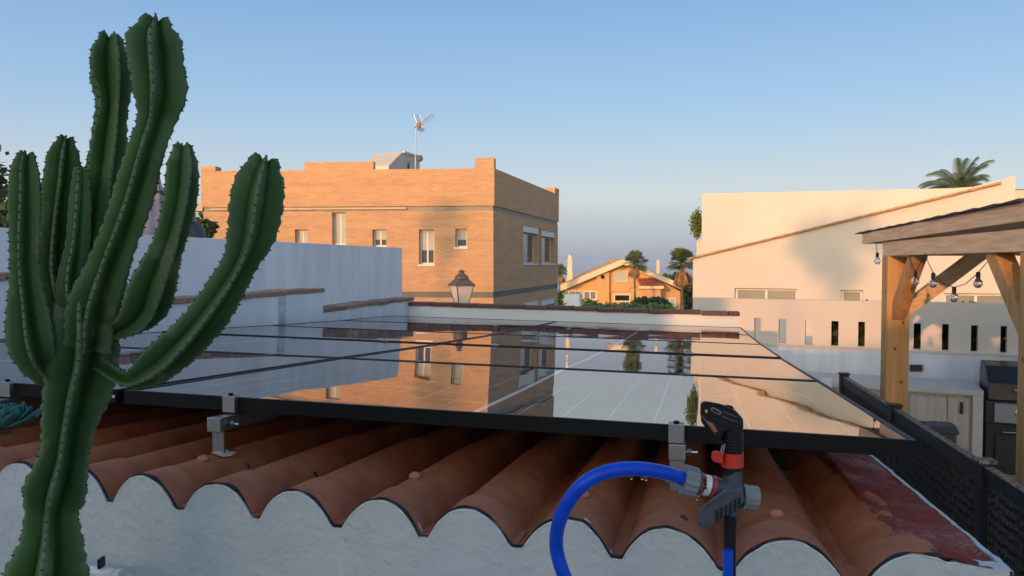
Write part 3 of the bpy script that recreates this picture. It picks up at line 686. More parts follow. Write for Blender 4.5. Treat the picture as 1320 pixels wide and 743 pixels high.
h_ = MB(T_); frus(h_, 18*s_, lz(366.5), 9*s_, lz(359)); h_.lathe([(9*s_, lz(360)), (9*s_, lz(357)), (7*s_, lz(355)), (4*s_, lz(353)), (3.2*s_, lz(351.5)), (4.6*s_, lz(350.5)), (3*s_, lz(349.3)), (1*s_, lz(348))], 12)
h_.build('hood', M['lamp_metal'], lp)
MB(Matrix.Translation((lq.x, lq.y, 0))).lathe([(.12, GZ), (.10, GZ + .6), (.05, GZ + .8), (.04, lz(400)), (.07, lz(396)), (.05, lz(394))], 12).build('post', M['lamp_metal'], lp)

# ------------------------------------------------------------------ plants
def tree(name, base, h, rx, rz, label, cat, n=1500, leaf=.25, mat='leaf', trunk=.15, squash=1.0, ry=None, group=None, cz=None):
    r = thing(name, base, label, cat, group); base = Vector(base); ry = ry or rx; cz = cz if cz is not None else h - rz
    tk = MB().tube([base, base + Vector((.1*rx, 0, cz*.5)), base + Vector((0, 0, cz))], [trunk, trunk*.75, trunk*.5], 8)
    for k in range(7):
        a = k * 2.4; tk.tube([base + Vector((0,0,cz*(.55+.06*k))), base + Vector((cos(a)*rx*.6, sin(a)*ry*.6, cz + rz*.35*sin(k*1.7)))], [trunk*.4, trunk*.12], 5)
    tk.build('trunk', M['bark'], r)
    cm = MB(); cl = [(random.uniform(-1,1), random.uniform(-1,1), random.uniform(-1,1)) for _ in range(60)]
    cl = [Vector(c) for c in cl if Vector(c).length < 1.0][:26]
    for i in range(n):
        c = random.choice(cl); p = c * .8 + Vector((random.gauss(0,.16), random.gauss(0,.16), random.gauss(0,.16)))
        cm.leaf(base + Vector((p.x*rx, p.y*ry, cz + p.z*rz)), leaf * random.uniform(.6, 1.3))
    cm.build('crown', M[mat], r); return r
def fan_palm(base, top, crown_r, label, dead=.6, group=None, nleaf=46, seed=1):
    rnd = random.Random(seed)
    base = Vector(base); top = Vector(top); r = thing('fan_palm', base, label, 'palm tree', group)
    rr = crown_r * .075
    tk = MB().tube([base.lerp(top, f) + Vector((0.04*sin(f*5),0,0)) for f in (0,.03,.3,.6,1)], [rr*1.7, rr*1.3, rr, rr*.95, rr*1.1], 10); tk.build('trunk', M['bark'], r)
    def fronds(mb, el0, el1, n, L0, droop, wd):
        for i in range(n):
            a = rnd.random()*2*pi; e = rnd.uniform(el0, el1); L = crown_r * L0 * rnd.uniform(.8, 1.1)
            d = Vector((cos(a)*cos(e), sin(a)*cos(e), sin(e))); side = d.cross(Vector((0,0,1))).normalized(); up = side.cross(d)
            hub = top + d * L * .45
            mb.tube([top, hub], [.02*crown_r, .01*crown_r], 3, cap=False)
            nb = 12
            for k in range(nb):
                th = (k/(nb-1) - .5) * wd
                q = (d*cos(th) + side*sin(th)).normalized()
                tip = hub + q * L*.6 * (1 - .25*abs(th)) + Vector((0,0,-droop*L*rnd.uniform(.7,1.3))); m_ = hub + q*L*.36 + Vector((0,0,-droop*L*.18))
                s2 = (side*cos(th) - d*sin(th)) * L * .035
                mb.add([hub, m_ + s2, tip, m_ - s2], [(0,1,2,3)])
    cr = MB(); fronds(cr, -.5, 1.4, int(nleaf*1.3), 1.05, .16, 2.8); cr.build('fronds', M['palm'], r)
    if dead:
        dd_ = MB(); fronds(dd_, -1.5, -1.05, int(nleaf*.9), .85*dead/.6, .10, 1.1); dd_.build('dry_skirt', M['dead'], r)
    return r
def wp(px, py, d): return W(px, py, d)
tree('evergreen_tree', (*wp(-12, 250, 22).xy, GZ), GZ*-1 + 3.2, 1.7, 2.6, 'dark olive evergreen tree at the left edge behind the cactus', 'tree', 2600, .22, trunk=.2, cz=7.2)
tree('small_bush', (*wp(262, 290, 14).xy, -.8), 1.7, .35, .42, 'small dark bush between white wall and brick house', 'bush', 500, .09, trunk=.03)

# closed parasol and dark ball-shaped barbecue lid beyond the wall
pq = wp(203, 300, 8.0)
pa = thing('closed_parasol', (pq.x, pq.y, -3), 'folded mauve parasol standing behind the white wall, seen through the cactus', 'parasol')
def paz(py): return wp(203, py, 8.0).z
k7 = 8/F
MB(Matrix.Translation((pq.x, pq.y, 0))).tube([(0,0,-3), (0,0,paz(212))], .02, 8).build('pole', M['white'], pa)
cn = MB(Matrix.Translation((pq.x, pq.y, 0)))
prof_ = [(.6, 214), (3, 226), (5, 238), (11, 250), (12, 262), (14, 275), (18, 300), (19, 330), (12, 352)]
nn = 40
for r_, py in prof_:
    for k in range(nn):
        a = 2*pi*k/nn; q_ = 1 + .16*sin(8*a + py*.01) + .05*sin(3*a)
        cn.v.append(cn.M @ Vector((r_*k7*q_*cos(a), r_*k7*q_*sin(a), paz(py))))
for i in range(len(prof_)-1):
    for k in range(nn): a = i*nn+k; b_ = i*nn+(k+1)%nn; cn.f.append((a+nn, b_+nn, b_, a))
cn.build('canopy', M['parasol'], pa, smooth=True)
MB(Matrix.Translation((pq.x, pq.y, 0))).lathe([(13.6*k7, paz(249.5)), (13.8*k7, paz(246.5))], 20).build('strap', M['charcoal'], pa)
dq = wp(247, 303, 8.0); bb = thing('kettle_lid', (dq.x, dq.y, dq.z - .1), 'dark rounded lid poking above the white wall beside the cactus', 'lid')
MB().ball((dq.x, dq.y, dq.z - .02), .14, 18, 10, (1, 1, 1.25)).build('dome', M['charcoal'], bb, smooth=True)
MB().tube([(dq.x, dq.y, -3), (dq.x, dq.y, dq.z)], .02, 8).build('stand', M['charcoal'], bb)

# succulent on the tiles
sq = wp(14, 563, 1.72); su = thing('succulent', sq, 'teal rosette succulent on the roof tiles behind the cactus trunk', 'succulent')
for k in range(26):
    a = k * 2.4; e = .15 + 1.1 * (k / 26); L = .062 * (1 - .35 * k / 26)
    d = Vector((cos(a)*cos(e), sin(a)*cos(e), sin(e))); sd_ = d.cross(Vector((0,0,1))).normalized(); up = sd_.cross(d)
    mb = MB(); c0 = Vector(sq) + Vector((.0, 0, .022)) + Vector((random.uniform(-.012,.012), random.uniform(-.02,.02), 0))
    def lf(u, v, d=d, sd_=sd_, up=up, L=L, c0=c0):
        wdt = .021 * sin(pi * min(1, .15 + .85 * v)) ** .6 * (1 if v < .98 else .2); x = (u - .5) * 2
        return c0 + d * L * v + sd_ * wdt * x + up * (.016 * v * v + .007 * x * x)
    mb.grid(6, 6, lf); o = mb.build('fleshy_leaf', M['succulent'], su, smooth=True)
    sm = o.modifiers.new('thick', 'SOLIDIFY'); sm.thickness = .003

# ------------------------------------------------------------------ villa in the distance
VD = 80.0; vs_ = VD / F
vo = wp(720, 395, VD)
FV = frame((vo.x, vo.y), radians(-4))
def V_(px, py): return on_plane(px, py, (vo.x, vo.y), radians(-4))
vl = thing('orange_villa', (vo.x + 6, vo.y + 3, GZ), 'orange rendered villa with broad gable roof beyond the parapet', 'villa')
def vpoly(pts): return [V_(*p) for p in pts]
MB(FV).prism(vpoly([(724, 420), (877, 420), (877, 376), (852, 362), (803, 339), (735, 371), (724, 374)]), 0, 11).build('wall', M['villa'], vl)
rf2 = MB(FV)
rf2.prism(vpoly([(721, 368), (801, 334.5), (803, 341), (722, 375.5)]), -1.0, 11.3); rf2.prism(vpoly([(801.05, 334.5), (876, 366), (876, 372.5), (803.05, 341)]), -1.0, 11.3)
rf2.build('roof_edge', M['villa_trim'], vl)
rt = MB(FV)
for k in range(26):
    y = -.9 + k * .47
    rt.prism([(p[0], p[1] + .02) for p in vpoly([(720.5, 367.6), (801, 333.9), (801, 334.4), (720.5, 368.2)])], y, y + .25)
    rt.prism([(p[0], p[1] + .02) for p in vpoly([(801.2, 333.9), (877, 365.8), (877, 366.4), (801.2, 334.4)])], y, y + .25)
rt.build('roof_tiles', M['villa_tile'], vl); 
MB(FV).prism(vpoly([(787, 420), (849, 420), (849, 371), (811, 371), (811, 376), (787, 376)]), -1.8, 0).build('porch', M['villa'], vl)
MB(FV).prism(vpoly([(769, 420), (785, 420), (785, 346), (769, 352)]), -.5, -.005).build('bay', M['villa'], vl)
x0, z0 = V_(824, 369); x1, z1 = V_(851, 360)
MB(FV).prism(vpoly([(820, 368.2), (852, 368.2), (852, 371.5), (820, 371.5)]), -2.3, -1.79).build('porch_cornice', M['villa_trim'], vl)
MB(FV).box(x0, x1, -2.2, -.01, z0, z0 + .1).build('porch_slab', M['villa'], vl)
for k in range(11):
    xa = x0 + .1 + (x1 - x0 - .2) * k / 10
    MB(FV).tube([(xa, -2.25, z0 + .1), (xa - .25, -.02, z1)], .12, 6).build('tile_roll', M['tile'], vl)
def vwin(x0, x1, y0, y1, frc='villa_trim', pane='pane_dark', out_=.0, t=1.4, split=0):
    a, z1 = V_(x0, y0); b_, z0 = V_(x1, y1)
    e = t * vs_
    f = MB(FV); f.box(a, b_, out_-.14, out_-.01, z1-e, z1); f.box(a, b_, out_-.14, out_-.01, z0, z0+e); f.box(a, a+e, out_-.14, out_-.01, z0+e, z1-e); f.box(b_-e, b_, out_-.14, out_-.01, z0+e, z1-e)
    for k in range(split): xm = a + (b_-a)*(k+1)/(split+1); f.box(xm-e/2, xm+e/2, out_-.13, out_-.012, z0+e, z1-e)
    o = f.build('window', M[frc], vl); MB(FV).box(a+e, b_-e, out_-.06, out_-.008, z0+e, z1-e).build('pane', M[pane], o)
vwin(725, 750, 375, 386, 'wframe', 'pane_grey', 0, 1.0, 2); vwin(752, 769, 375, 387, 'wframe', 'pane_grey', 0, 1.4, 1)
vwin(789.5, 811, 378, 388.5, 'villa_trim', 'pane_dark', -1.8, 1.8)
vwin(791.5, 809, 349, 364, 'villa_trim', 'blind', 0, .8); vwin(862, 871, 384, 400, 'wframe', 'blind', 0, 1.6); 
vwin(878.5, 882, 386, 400, 'dark_glass_frame', 'pane_dark', 0, .5)
a, z = V_(776.5, 357)
MB(FV).tube([(a, -.6, z), (a, -.52, z)], 2.6 * vs_, 16).build('round_window', M['pane_dark'], vl)
def vchim(xc, y0, y1, w0, w1, dep=2.0, mat='villa_trim'):
    a, zt_ = V_(xc, y0); _, zb_ = V_(xc, y1)
    c = MB(FV @ Matrix.Translation((a, dep, 0))); h = zt_ - zb_
    def fr2(r0, z0, r1, z1): frus(c, r0*1.41, z0, r1*1.41, z1)
    fr2(w0*vs_/2, zb_, w1*vs_/2, zb_ + h*.74); fr2(w1*vs_*.75, zb_ + h*.74, w1*vs_*.75, zb_ + h*.78); fr2(w1*vs_*.5, zb_ + h*.78, w1*vs_*.42, zb_ + h*.88); fr2(w1*vs_*.55, zb_ + h*.88, .03, zt_)
    o = c.build('chimney', M[mat], vl)
vchim(734.5, 328, 366, 8.5, 5.0, 1.0); vchim(791.5, 332, 345, 5, 4, 5, 'villa_tile'); vchim(854, 334, 362, 4.5, 3.6, 4, 'villa_trim')
wbx = wp(737, 398, 58); gp = thing('white_garden_block', (wbx.x, wbx.y, GZ), 'plain white rendered block in front of the orange villa', 'masonry block')
MB(frame((wbx.x, wbx.y), radians(-12))).box(-.55, .6, 0, 1.3, GZ, wp(737, 380, 58).z).build('block', M['white'], gp)
fan_palm((*wp(819, 390, 72).xy, GZ), wp(818, 340, 72), 1.4, 'fan palm with green crown in front of the orange villa', .62, seed=4)
fan_palm((*wp(883, 390, 34).xy, GZ), wp(879, 338, 34), .74, 'fan palm with dry brown skirt beside the white house corner', .95, seed=8)
fan_palm((*wp(721, 390, 76).xy, GZ), wp(722, 350, 76), .85, 'small brownish palm peeking past the brick house corner', .9, seed=11)
def hedge(name, p0, p1, z0, z1, th, n, leaf, mat, label, cat='hedge', top=1.0):
    p0 = Vector(p0); p1 = Vector(p1); r = thing(name, ((p0.x+p1.x)/2, (p0.y+p1.y)/2, z0), label, cat)
    mb = MB(); L = (p1 - p0).length; d = (p1-p0).normalized(); nrm = Vector((d.y, -d.x))
    for i in range(n):
        u = random.random(); v = random.random() ** .7; s = (1 - (2*u-1)**4 * (1 - top))
        hh = z0 + (z1 - z0) * v * s * (.9 + .12 * noise.noise(Vector((u * L * .9, 0, 3))))
        q = p0.lerp(p1, u) + nrm * random.uniform(-th, th); mb.leaf((q.x, q.y, hh), leaf * random.uniform(.6, 1.3))
    mb.build('foliage', M[mat], r); return r
hedge('clipped_bush', wp(812, 390, 62).xy, wp(866, 390, 62).xy, -4.2, wp(840, 382, 62).z, .9, 3000, .22, 'leaf', 'rounded dark green bush below the fan palm by the villa', 'bush', .35)
hedge('garden_hedge', wp(745, 392, 60).xy, wp(870, 392, 60).xy, -4.6, wp(800, 389.5, 60).z, .8, 3000, .2, 'leaf_l', 'low bright green garden hedge along the villa front', 'hedge', .8)
hedge('garden_shrub', wp(748, 392, 64).xy, wp(770, 392, 64).xy, -4.6, wp(760, 385, 64).z, .6, 500, .2, 'leaf_l', 'yellow green shrub beside the white garden block')
hedge('distant_hedge', wp(845, 380, 100).xy, wp(900, 380, 100).xy, -6, wp(870, 352, 100).z, 2, 1500, .7, 'leaf', 'dark trees behind the right end of the villa roof', 'trees', .5)
hedge('side_hedge', wp(715, 380, 50).xy, wp(726, 380, 50).xy, -6, wp(720, 371, 50).z, .6, 700, .2, 'leaf_l', 'green hedge at the foot of the brick house corner')

# ------------------------------------------------------------------ white house and slotted wall
aW = radians(-24.7)
def Wfr(P): return frame((P.x, P.y), aW)
S0 = wp(1313, 392, 9.0)
def S_(px, py): return on_plane(px, py, (S0.x, S0.y), aW)
sw = thing('slotted_wall', (S0.x - 3, S0.y + 1.5, PZ), 'white garden wall pierced by a row of narrow vertical slots', 'wall')
FS = Wfr(S0)
xa, zt_ = S_(893, 384); xb = 3.0; zt_ = -.482; zb_ = -1.075
slots = []
for x0, x1, y0, y1 in ((972.5,981,410,441),(1004,1014,411,442.5),(1038,1048,412.5,444.5),(1071.7,1081,414,446),(1106.5,1115,415,447),(1141,1150,416,448),(1178,1187.5,417,450.5),(1214.6,1223.6,418,452),(1252,1261,419.5,453.5),(1290,1298.6,420.5,455)):
    a, z1 = S_(x0, y0); b_, _ = S_(x1, y0); z0 = S_(x0, y1)[1]; slots.append((a, b_, z0, z1))
sp_ = slots[-1][0] - slots[-2][0]
for k in range(1, 7): h = slots[9]; slots.append((h[0] + sp_*k, h[1] + sp_*k, h[2], h[3]))
mb = MB(FS).wall(xa, xb, zb_, zt_, slots, .12)
mb.wall(-xb, -xa, zb_, zt_, [(-h[1], -h[0], h[2], h[3]) for h in slots], 0, Matrix.Translation((0, .12, 0)) @ Matrix.Rotation(pi, 4, 'Z'))
mb.box(xa, xb, 0, .12, zt_ - .0005, zt_ + .0); 
mb.add([(xa,0,zb_),(xa,.12,zb_),(xa,.12,zt_),(xa,0,zt_)], [(0,3,2,1)])
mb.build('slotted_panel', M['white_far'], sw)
MB(FS).box(xa - .3, xb, -.04, .16, PZ - .2, zb_ - .02).build('lower_wall', M['white_old'], sw)
MB(FS).box(xa - .3, xb, -.06, .18, zb_ - .02, zb_ - .001).build('ledge', M['white_far'], sw)
for k, (px, py) in enumerate(((1176.5, 474), (1184.5, 474))):
    a, z = S_(px, py); o = MB(FS).box(a-.035, a+.035, -.075, -.04, z-.04, z+.04).build('wall_socket', M['black'], sw, bevel=.004)
hd = thing('tall_hedge', (FS @ Vector((0, .8, PZ))), 'dark green hedge seen through the right-hand slots of the wall', 'hedge')
hm = MB(FS)
hx0 = slots[3][0] - .15
for i in range(24000):
    hm.add([], []); p = FS @ Vector((random.uniform(hx0, xb), random.uniform(.3, .65), random.uniform(-2.0, -.56))); mmb = hm.M; hm.M = Matrix.Identity(4); hm.leaf(p, .085*random.uniform(.6, 1.4)); hm.M = mmb
hm.build('foliage', M['leaf'], hd)

H0 = wp(1313, 392, 15.0); FH = Wfr(H0)
def H_(px, py): return on_plane(px, py, (H0.x, H0.y), aW)
wh = thing('white_house', (H0.x - 4, H0.y + 4, GZ), 'cream white flat roofed house behind the slotted wall', 'house')
hx, _ = H_(893, 384); hl = H_(893.5, 334); hr = H_(1290, 236); hr2 = H_(1309, 226)
wins = []
for x0, x1, y0, y1 in ((947, 1028, 371.5, 390), (1084, 1112, 374, 392), (1216.5, 1302, 378, 396)):
    a, z1 = H_(x0, y0); b_, z0 = H_(x1, y1 + 3); wins.append((a, b_, z0, z1))
zlow = hl[1]
mb = MB(FH).wall(hx, hr2[0] , -6, min(z[3] for z in wins) + .35, wins, .22)
zz = min(z[3] for z in wins) + .35
poly = [(hx, zz), (hr2[0], zz), (hr2[0], hr2[1]), (H_(1290,232)[0], H_(1290,232)[1]), (hl[0], hl[1] + .02)]
mb.add([(p[0], 0, p[1]) for p in poly], [tuple(range(5))])
mb.box(hr2[0] - .001, hr2[0] + 6, .5, 8, -6, 1.45)
mb.add([(hx, 0, -6), (hx, 9, -6), (hx, 9, zlow), (hx, 0, zlow)], [(0,3,2,1)])
mb.add([(hr2[0], 0, -6), (hr2[0], 9, -6), (hr2[0], 9, hr2[1]), (hr2[0], 0, hr2[1])], [(0,1,2,3)])
mb.add([(hx,.0,hl[1]), (H_(1290,232)[0],.0,H_(1290,232)[1]), (H_(1290,232)[0],2.5,H_(1290,232)[1]), (hx,2.5,hl[1])], [(0,1,2,3)])
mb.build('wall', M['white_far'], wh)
UP = wp(905, 250, 19.5); FU = Wfr(UP)
def U_(px, py): return on_plane(px, py, (UP.x, UP.y), aW)
ux = U_(1225, 243); ur = U_(1300, 238)
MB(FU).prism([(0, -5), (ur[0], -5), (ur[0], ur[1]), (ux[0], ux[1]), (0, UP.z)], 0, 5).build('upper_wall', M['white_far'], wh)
a, z = U_(895, 309); MB(FU).box(a, -.002, .3, 3, -5, z).build('side_step', M['white_far'], wh)
ed = MB(FH)
e0 = Vector((hl[0] - .12, -.05, hl[1] + .0)); e1 = Vector((hr[0], -.05, hr[1]))
kN = 34
for k in range(kN):
    a = e0.lerp(e1, k / kN); b_ = e0.lerp(e1, (k + .985) / kN); 
    MB(FH).beam(a, b_, .10, .034 + .010*(k % 2)).build('edge_tile', M['edge'], wh)
for i, h in enumerate(wins):
    o = window(FH, h, wh, split=(i != 1), fr=.05, dp=.12, pane='pane_grey', fmat='villa_trim' if 0 else 'wframe')
pl = wp(899, 308, 19.8)
tree('roof_shrub', (pl.x, pl.y, pl.z), .75, .2, .38, 'yellow green shrub on the ledge of the white house', 'shrub', 700, .07, 'leaf_l', .015, cz=.38)
# feathery palm behind the white house
fp = wp(1238, 249, 26); fpb = thing('feather_palm', (fp.x, fp.y, GZ), 'feathery palm top rising behind the white house roof', 'palm tree')
MB().tube([(fp.x, fp.y, GZ), (fp.x, fp.y, fp.z)], [.22, .15], 10).build('trunk', M['bark'], fpb)
fm = MB(); rnd = random.Random(3)
for i in range(30):
    a = i * 2.4; e = rnd.uniform(.15, 1.4); L = rnd.uniform(1.15, 1.5)
    d0 = Vector((cos(a)*cos(e), sin(a)*cos(e), sin(e))); pts = []
    p = Vector(fp); d = d0.copy()
    for k in range(11): pts.append(p.copy()); p = p + d * L / 10; d = (d + Vector((0,0,-.09 - .018*k))).normalized()
    fm.tube(pts, [.012*(1-.08*k) for k in range(11)], 4, cap=False)
    for k in range(2, 11):
        for q in range(6):
            for sg in (-1, 1):
                pp = pts[k-1].lerp(pts[k], q/6); dd = (pts[k] - pts[k-1]).normalized(); sd_ = dd.cross(Vector((0,0,1))).normalized()
                tip = pp + (sd_*sg*.6 + dd*.4 + Vector((0,0,-.5))).normalized() * .36 * (1 - .04*k); fm.add([pp, pp + dd*.024, tip], [(0,1,2)])
fm.build('fronds', M['palm_b'], fpb)
vb = wp(1316, 250, 18); tag(MB(Wfr(vb)).box(-.1, 1.6, 0, 1, vb.z - .6, wp(1316, 244, 18).z).build('roof_box', M['band2'], None, loc=vb), 'grey box on the roof at the right picture edge', 'roof box')

# ------------------------------------------------------------------ pergola
pg = thing('pergola', R(1.6, 5.0, PZ), 'pine timber pergola with diagonal braces over the patio', 'pergola')
PF_ = W(1155, 339, 6.5); pgA = atan2(cos(radians(11.5)), sin(radians(11.5)))        # beam heading (away)
dirB = Vector((sin(radians(11.5)), cos(radians(11.5)), 0)); dirX = Vector((dirB.y, -dirB.x, 0))
FP = Matrix.Translation((PF_.x, PF_.y, 0)) @ Matrix.Rotation(-radians(11.5), 4, 'Z')     # x right, y away, origin at far post
near_y = -2.64; hw_ = .088
def post(x, y): MB(FP).box(x - hw_, x + hw_, y - hw_, y + hw_, PZ, .055).build('post', M['wood'], pg, bevel=.006)
post(0, 0); post(0.0, near_y); post(3.2, 0); post(3.2, near_y)
for x in (0, 3.2): MB(FP).box(x - .078, x + .078, near_y - .9, .12, .057, .1775).build('beam', M['wood_beam'], pg, bevel=.006)
MB(FP).box(-.06, 3.3, -.06, .07, .0585, .15).build('cross_beam', M['wood_beam'], pg); MB(FP).box(-.06, 3.3, near_y - .06, near_y + .07, .0585, .15).build('cross_beam', M['wood_beam'], pg)
def sloped(x0, x1, zo0, zo1, name, mat, y0=near_y - 1.2, y1=.72, bev=0):
    ZB = lambda y: .176 + (.72 - y) * .0112
    return MB(FP).add([(x0,y0,ZB(y0)+zo0),(x1,y0,ZB(y0)+zo0),(x1,y1,ZB(y1)+zo0),(x0,y1,ZB(y1)+zo0),(x0,y0,ZB(y0)+zo1),(x1,y0,ZB(y0)+zo1),(x1,y1,ZB(y1)+zo1),(x0,y1,ZB(y1)+zo1)],
        [(0,3,2,1),(4,5,6,7),(0,1,5,4),(1,2,6,5),(2,3,7,6),(3,0,4,7)]).build(name, M[mat], pg, bevel=bev)
sloped(-.104, -.0795, 0, .100, 'fascia_board', 'wood_beam', bev=.003)
sloped(-.079, 3.4, .072, .098, 'roof_boards', 'wood_beam')
sloped(-.079, 3.4, .002, .0715, 'end_fascia', 'wood_beam', .69, .72)
y = near_y - 1.2
while y < .66:
    L = .30; zb2 = .176 + (.72 - y - L/2) * .0112 + .1015; j = random.uniform(-.012, .012)
    MB(FP).add([(-.122+j, y, zb2), (-.122+j, y+L-.006, zb2), (-.122+j, y+L-.006, zb2+.004), (-.122+j, y, zb2+.016), (3.4, y, zb2), (3.4, y+L-.006, zb2), (3.4, y+L-.006, zb2+.004), (3.4, y, zb2+.016)],
        [(0,3,2,1),(4,5,6,7),(3,7,6,2),(0,4,7,3),(1,2,6,5),(0,1,5,4)]).build('shingle', M['shingle'], pg); y += L
def brace(a, b_, m='wood'): 
    a = FP @ Vector(a); b_ = FP @ Vector(b_); MB().beam(a, b_, .10, .11).build('brace', M[m], pg, bevel=.005)
brace((0, -.05, -.44), (0, -.62, .09)); brace((0.05, 0, -.42), (.66, 0, .09), 'wood_beam')
brace((0, near_y + .05, -.44), (0, near_y + .62, .09)); brace((.05, near_y, -.44), (.62, near_y, .09))
for (x, y, z, ax) in ((-.0885, .02, -.62, 0), (-.0885, -.03, -.25, 0), (.03, -.0885, -1.0, 1), (-.02, -.0885, -.72, 1), (.04, -.0885, -.5, 1), (-.03, -.0885, -1.25, 1), (-.0885, near_y+.03, -.5, 0), (.0, near_y-.0885, -.3, 1)):
    MB(FP).ball((x, y, z), .011, 10, 6, (.12, 1, 1.3) if ax == 0 else (1, .12, 1.3)).build('knot', M['knot'], pg, smooth=True)
# string lights
st = thing('string_light_cable', W(1200, 330, 5.4), 'thin black festoon cable looped under the pergola beam', 'cable')
def sp3(px, py, d=5.4): return W(px, py, d)
for pts in ([(1129, 313, 6.9), (1130, 320, 6.9), (1131, 326, 6.9)], [(1172, 330, 5.9), (1176, 343, 5.8), (1180, 350, 5.7), (1192, 330, 5.6)], [(1193, 327, 5.5), (1197, 340, 5.4), (1203, 352, 5.35), (1215, 365, 5.3), (1230, 371, 5.2), (1245, 366, 5.1), (1260, 353, 5.0), (1270, 341, 4.9), (1278, 332, 4.85)]):
    P = [sp3(*p) for p in pts]
    MB().tube(P, .0028, 6).build('cable', M['black_p'], st)
bulbs = [(1131, 326, 6.9, 'hanging alone left of the far post'), (1180, 350, 5.7, 'half hidden behind the brace of the far post'), (1203, 352, 5.35, 'first right of the far post braces'), (1230, 370, 5.2, 'lowest, at the bottom of the cable loop'), (1261, 351, 5.0, 'largest, nearest the right brace')]
for px, py, d, lb in bulbs:
    p = sp3(px, py, d); bo = thing('light_bulb', p, 'clear festoon bulb ' + lb, 'light bulb', 'festoon bulbs under the pergola')
    MB(Matrix.Translation(p) @ Matrix.Scale(.8, 4)).lathe([(.011, .002), (.016, -.004), (.017, -.045), (.013, -.05)], 12).build('socket', M['black_p'], bo)
    MB(Matrix.Translation(p) @ Matrix.Scale(.8, 4)).lathe([(.012, -.048), (.018, -.056), (.030, -.072), (.036, -.09), (.034, -.107), (.022, -.124), (.004, -.131)], 16).build('glass_bulb', M['clear'], bo, smooth=True)
    MB(Matrix.Translation(p) @ Matrix.Scale(.8, 4)).tube([(-.006, 0, -.05), (-.004, 0, -.085), (.004, 0, -.085), (.006, 0, -.05)], .0014, 5).build('filament', M['dead'], bo)

# ------------------------------------------------------------------ black fence beside the patio
FZ = -1.0
fa, fb, fc = W(1088, 485, 6.75), W(1150.5, 527, 5.27), W(1270, 602, 3.77)
fe = thing('black_fence', (fc.x, fc.y, PZ), 'black leaf-patterned screen fence between roof and patio', 'fence')
fd = (fa - fc).xy.normalized(); ang = atan2(fd.y, fd.x)
FF = Matrix.Translation((fc.x, fc.y, 0)) @ Matrix.Rotation(ang, 4, 'Z'); Lf = (fa - fc).xy.length
posts_ = [-1.5, 0, Lf/2, Lf]
for k, x in enumerate(posts_):
    MB(FF).box(x-.035, x+.035, -.035, .035, PZ, FZ + .012).build('post', M['black_fence'], fe, bevel=.003)
    o = MB(FF).box(x-.042, x+.042, -.042, .042, FZ + .0125, FZ + .03).build('post_cap', M['dusty' if k == 1 else 'black_fence'], fe, bevel=.003)
for a, b_ in zip(posts_, posts_[1:]):
    MB(FF).box(a+.036, b_-.036, -.02, .02, FZ-.075, FZ-.004).build('top_rail', M['black_fence'], fe, bevel=.002)
    MB(FF).box(a+.045, b_-.045, -.022, .022, FZ-.0035, FZ+.001).build('weathered_rail_top', M['dusty'], fe)
    MB(FF).box(a+.036, b_-.036, -.02, .02, PZ+.03, PZ+.09).build('bottom_rail', M['black_fence'], fe)
    # cut-out panel: a lattice of leaf-shaped straps
    pn = MB(FF); x = a + .04; 
    while x < b_ - .05:
        pn.box(x, x + .006, -.006, .006, PZ+.09, FZ-.075); x += .038
    nx = int((b_-a-.08)/.038); 
    for i in range(nx):
        for j in range(26):
            if random.random() < .12: continue
            cx = a + .062 + i*.038; cz = PZ + .13 + j*.050
            if cz > FZ - .1: continue
            sl = random.choice((-1, 1)) * random.uniform(.3, 1.0)
            pn.add([(cx-.020, 0, cz-.016*sl), (cx, -.002, cz+.010), (cx+.020, 0, cz+.016*sl), (cx, -.002, cz-.022)], [(0,1,2,3)])
    pn.build('cutout_panel', M['black_fence'], fe)
    tag(bpy.data.objects[-1] if False else fe)

# ------------------------------------------------------------------ outdoor kitchen
kc = W(1268, 505, 8.35); FK = frame((kc.x, kc.y), aW)     # front right top corner
zc = -1.40
ki = thing('kitchen_counter', (kc.x - 1, kc.y + .5, PZ), 'pale outdoor kitchen counter with plank doors by the wall', 'counter')
MB(FK).box(-2.3, 0, 0, .8, zc-.06, zc).build('worktop', M['counter'], ki, bevel=.004)
MB(FK).box(-.10, 0, 0.002, .8, PZ, zc-.061).build('end_panel', M['counter'], ki, bevel=.003)
MB(FK).box(-2.3, -.101, .06, .8, PZ, zc-.062).build('carcass', M['plank'], ki)
xs_ = [-2.2, -1.75, -1.35, -1.05, -.72, -.34, -.125]
for a, b_ in zip(xs_, xs_[1:]): MB(FK).box(a+.004, b_-.004, .03, .0585, PZ+.06, zc-.10).build('door_plank', M['plank'], ki, bevel=.002)
MB(FK).box(-1.9, -.42, .0, .029, zc-.42, zc-.385).build('towel_bar', M['black'], ki, bevel=.003)
MB(FK).box(-.22, -.19, .0, .029, zc-.27, zc-.14).build('door_handle', M['black'], ki, bevel=.003)
bn = W(1213, 560, 7.9); bi = thing('waste_bin', (bn.x, bn.y, PZ), 'dark grey lidded bin in front of the kitchen counter', 'bin')
zt2 = W(1213, 551, 7.9).z
MB(frame((bn.x, bn.y), aW)).box(-.13, .13, -.13, .13, PZ, zt2-.04).build('bin_body', M['charcoal'], bi, bevel=.02); MB(frame((bn.x, bn.y), aW)).prism([(-.15, zt2-.04), (.15, zt2-.04), (.15, zt2), (.10, zt2+.035), (-.10, zt2+.035), (-.15, zt2)], -.15, .15).build('bin_lid', M['charcoal'], bi, bevel=.01)
gr = thing('gas_grill', FK @ Vector((.7, .3, PZ)), 'black gas barbecue with steel handle beside the counter', 'barbecue')
G_ = MB(FK)
G_.box(.03, 1.3, .05, .66, PZ, zc-.36).build('cabinet', M['black'], gr, bevel=.01)
MB(FK).box(.02, 1.3, .0, .70, zc-.355, zc-.10).build('burner_box', M['black'], gr, bevel=.008)
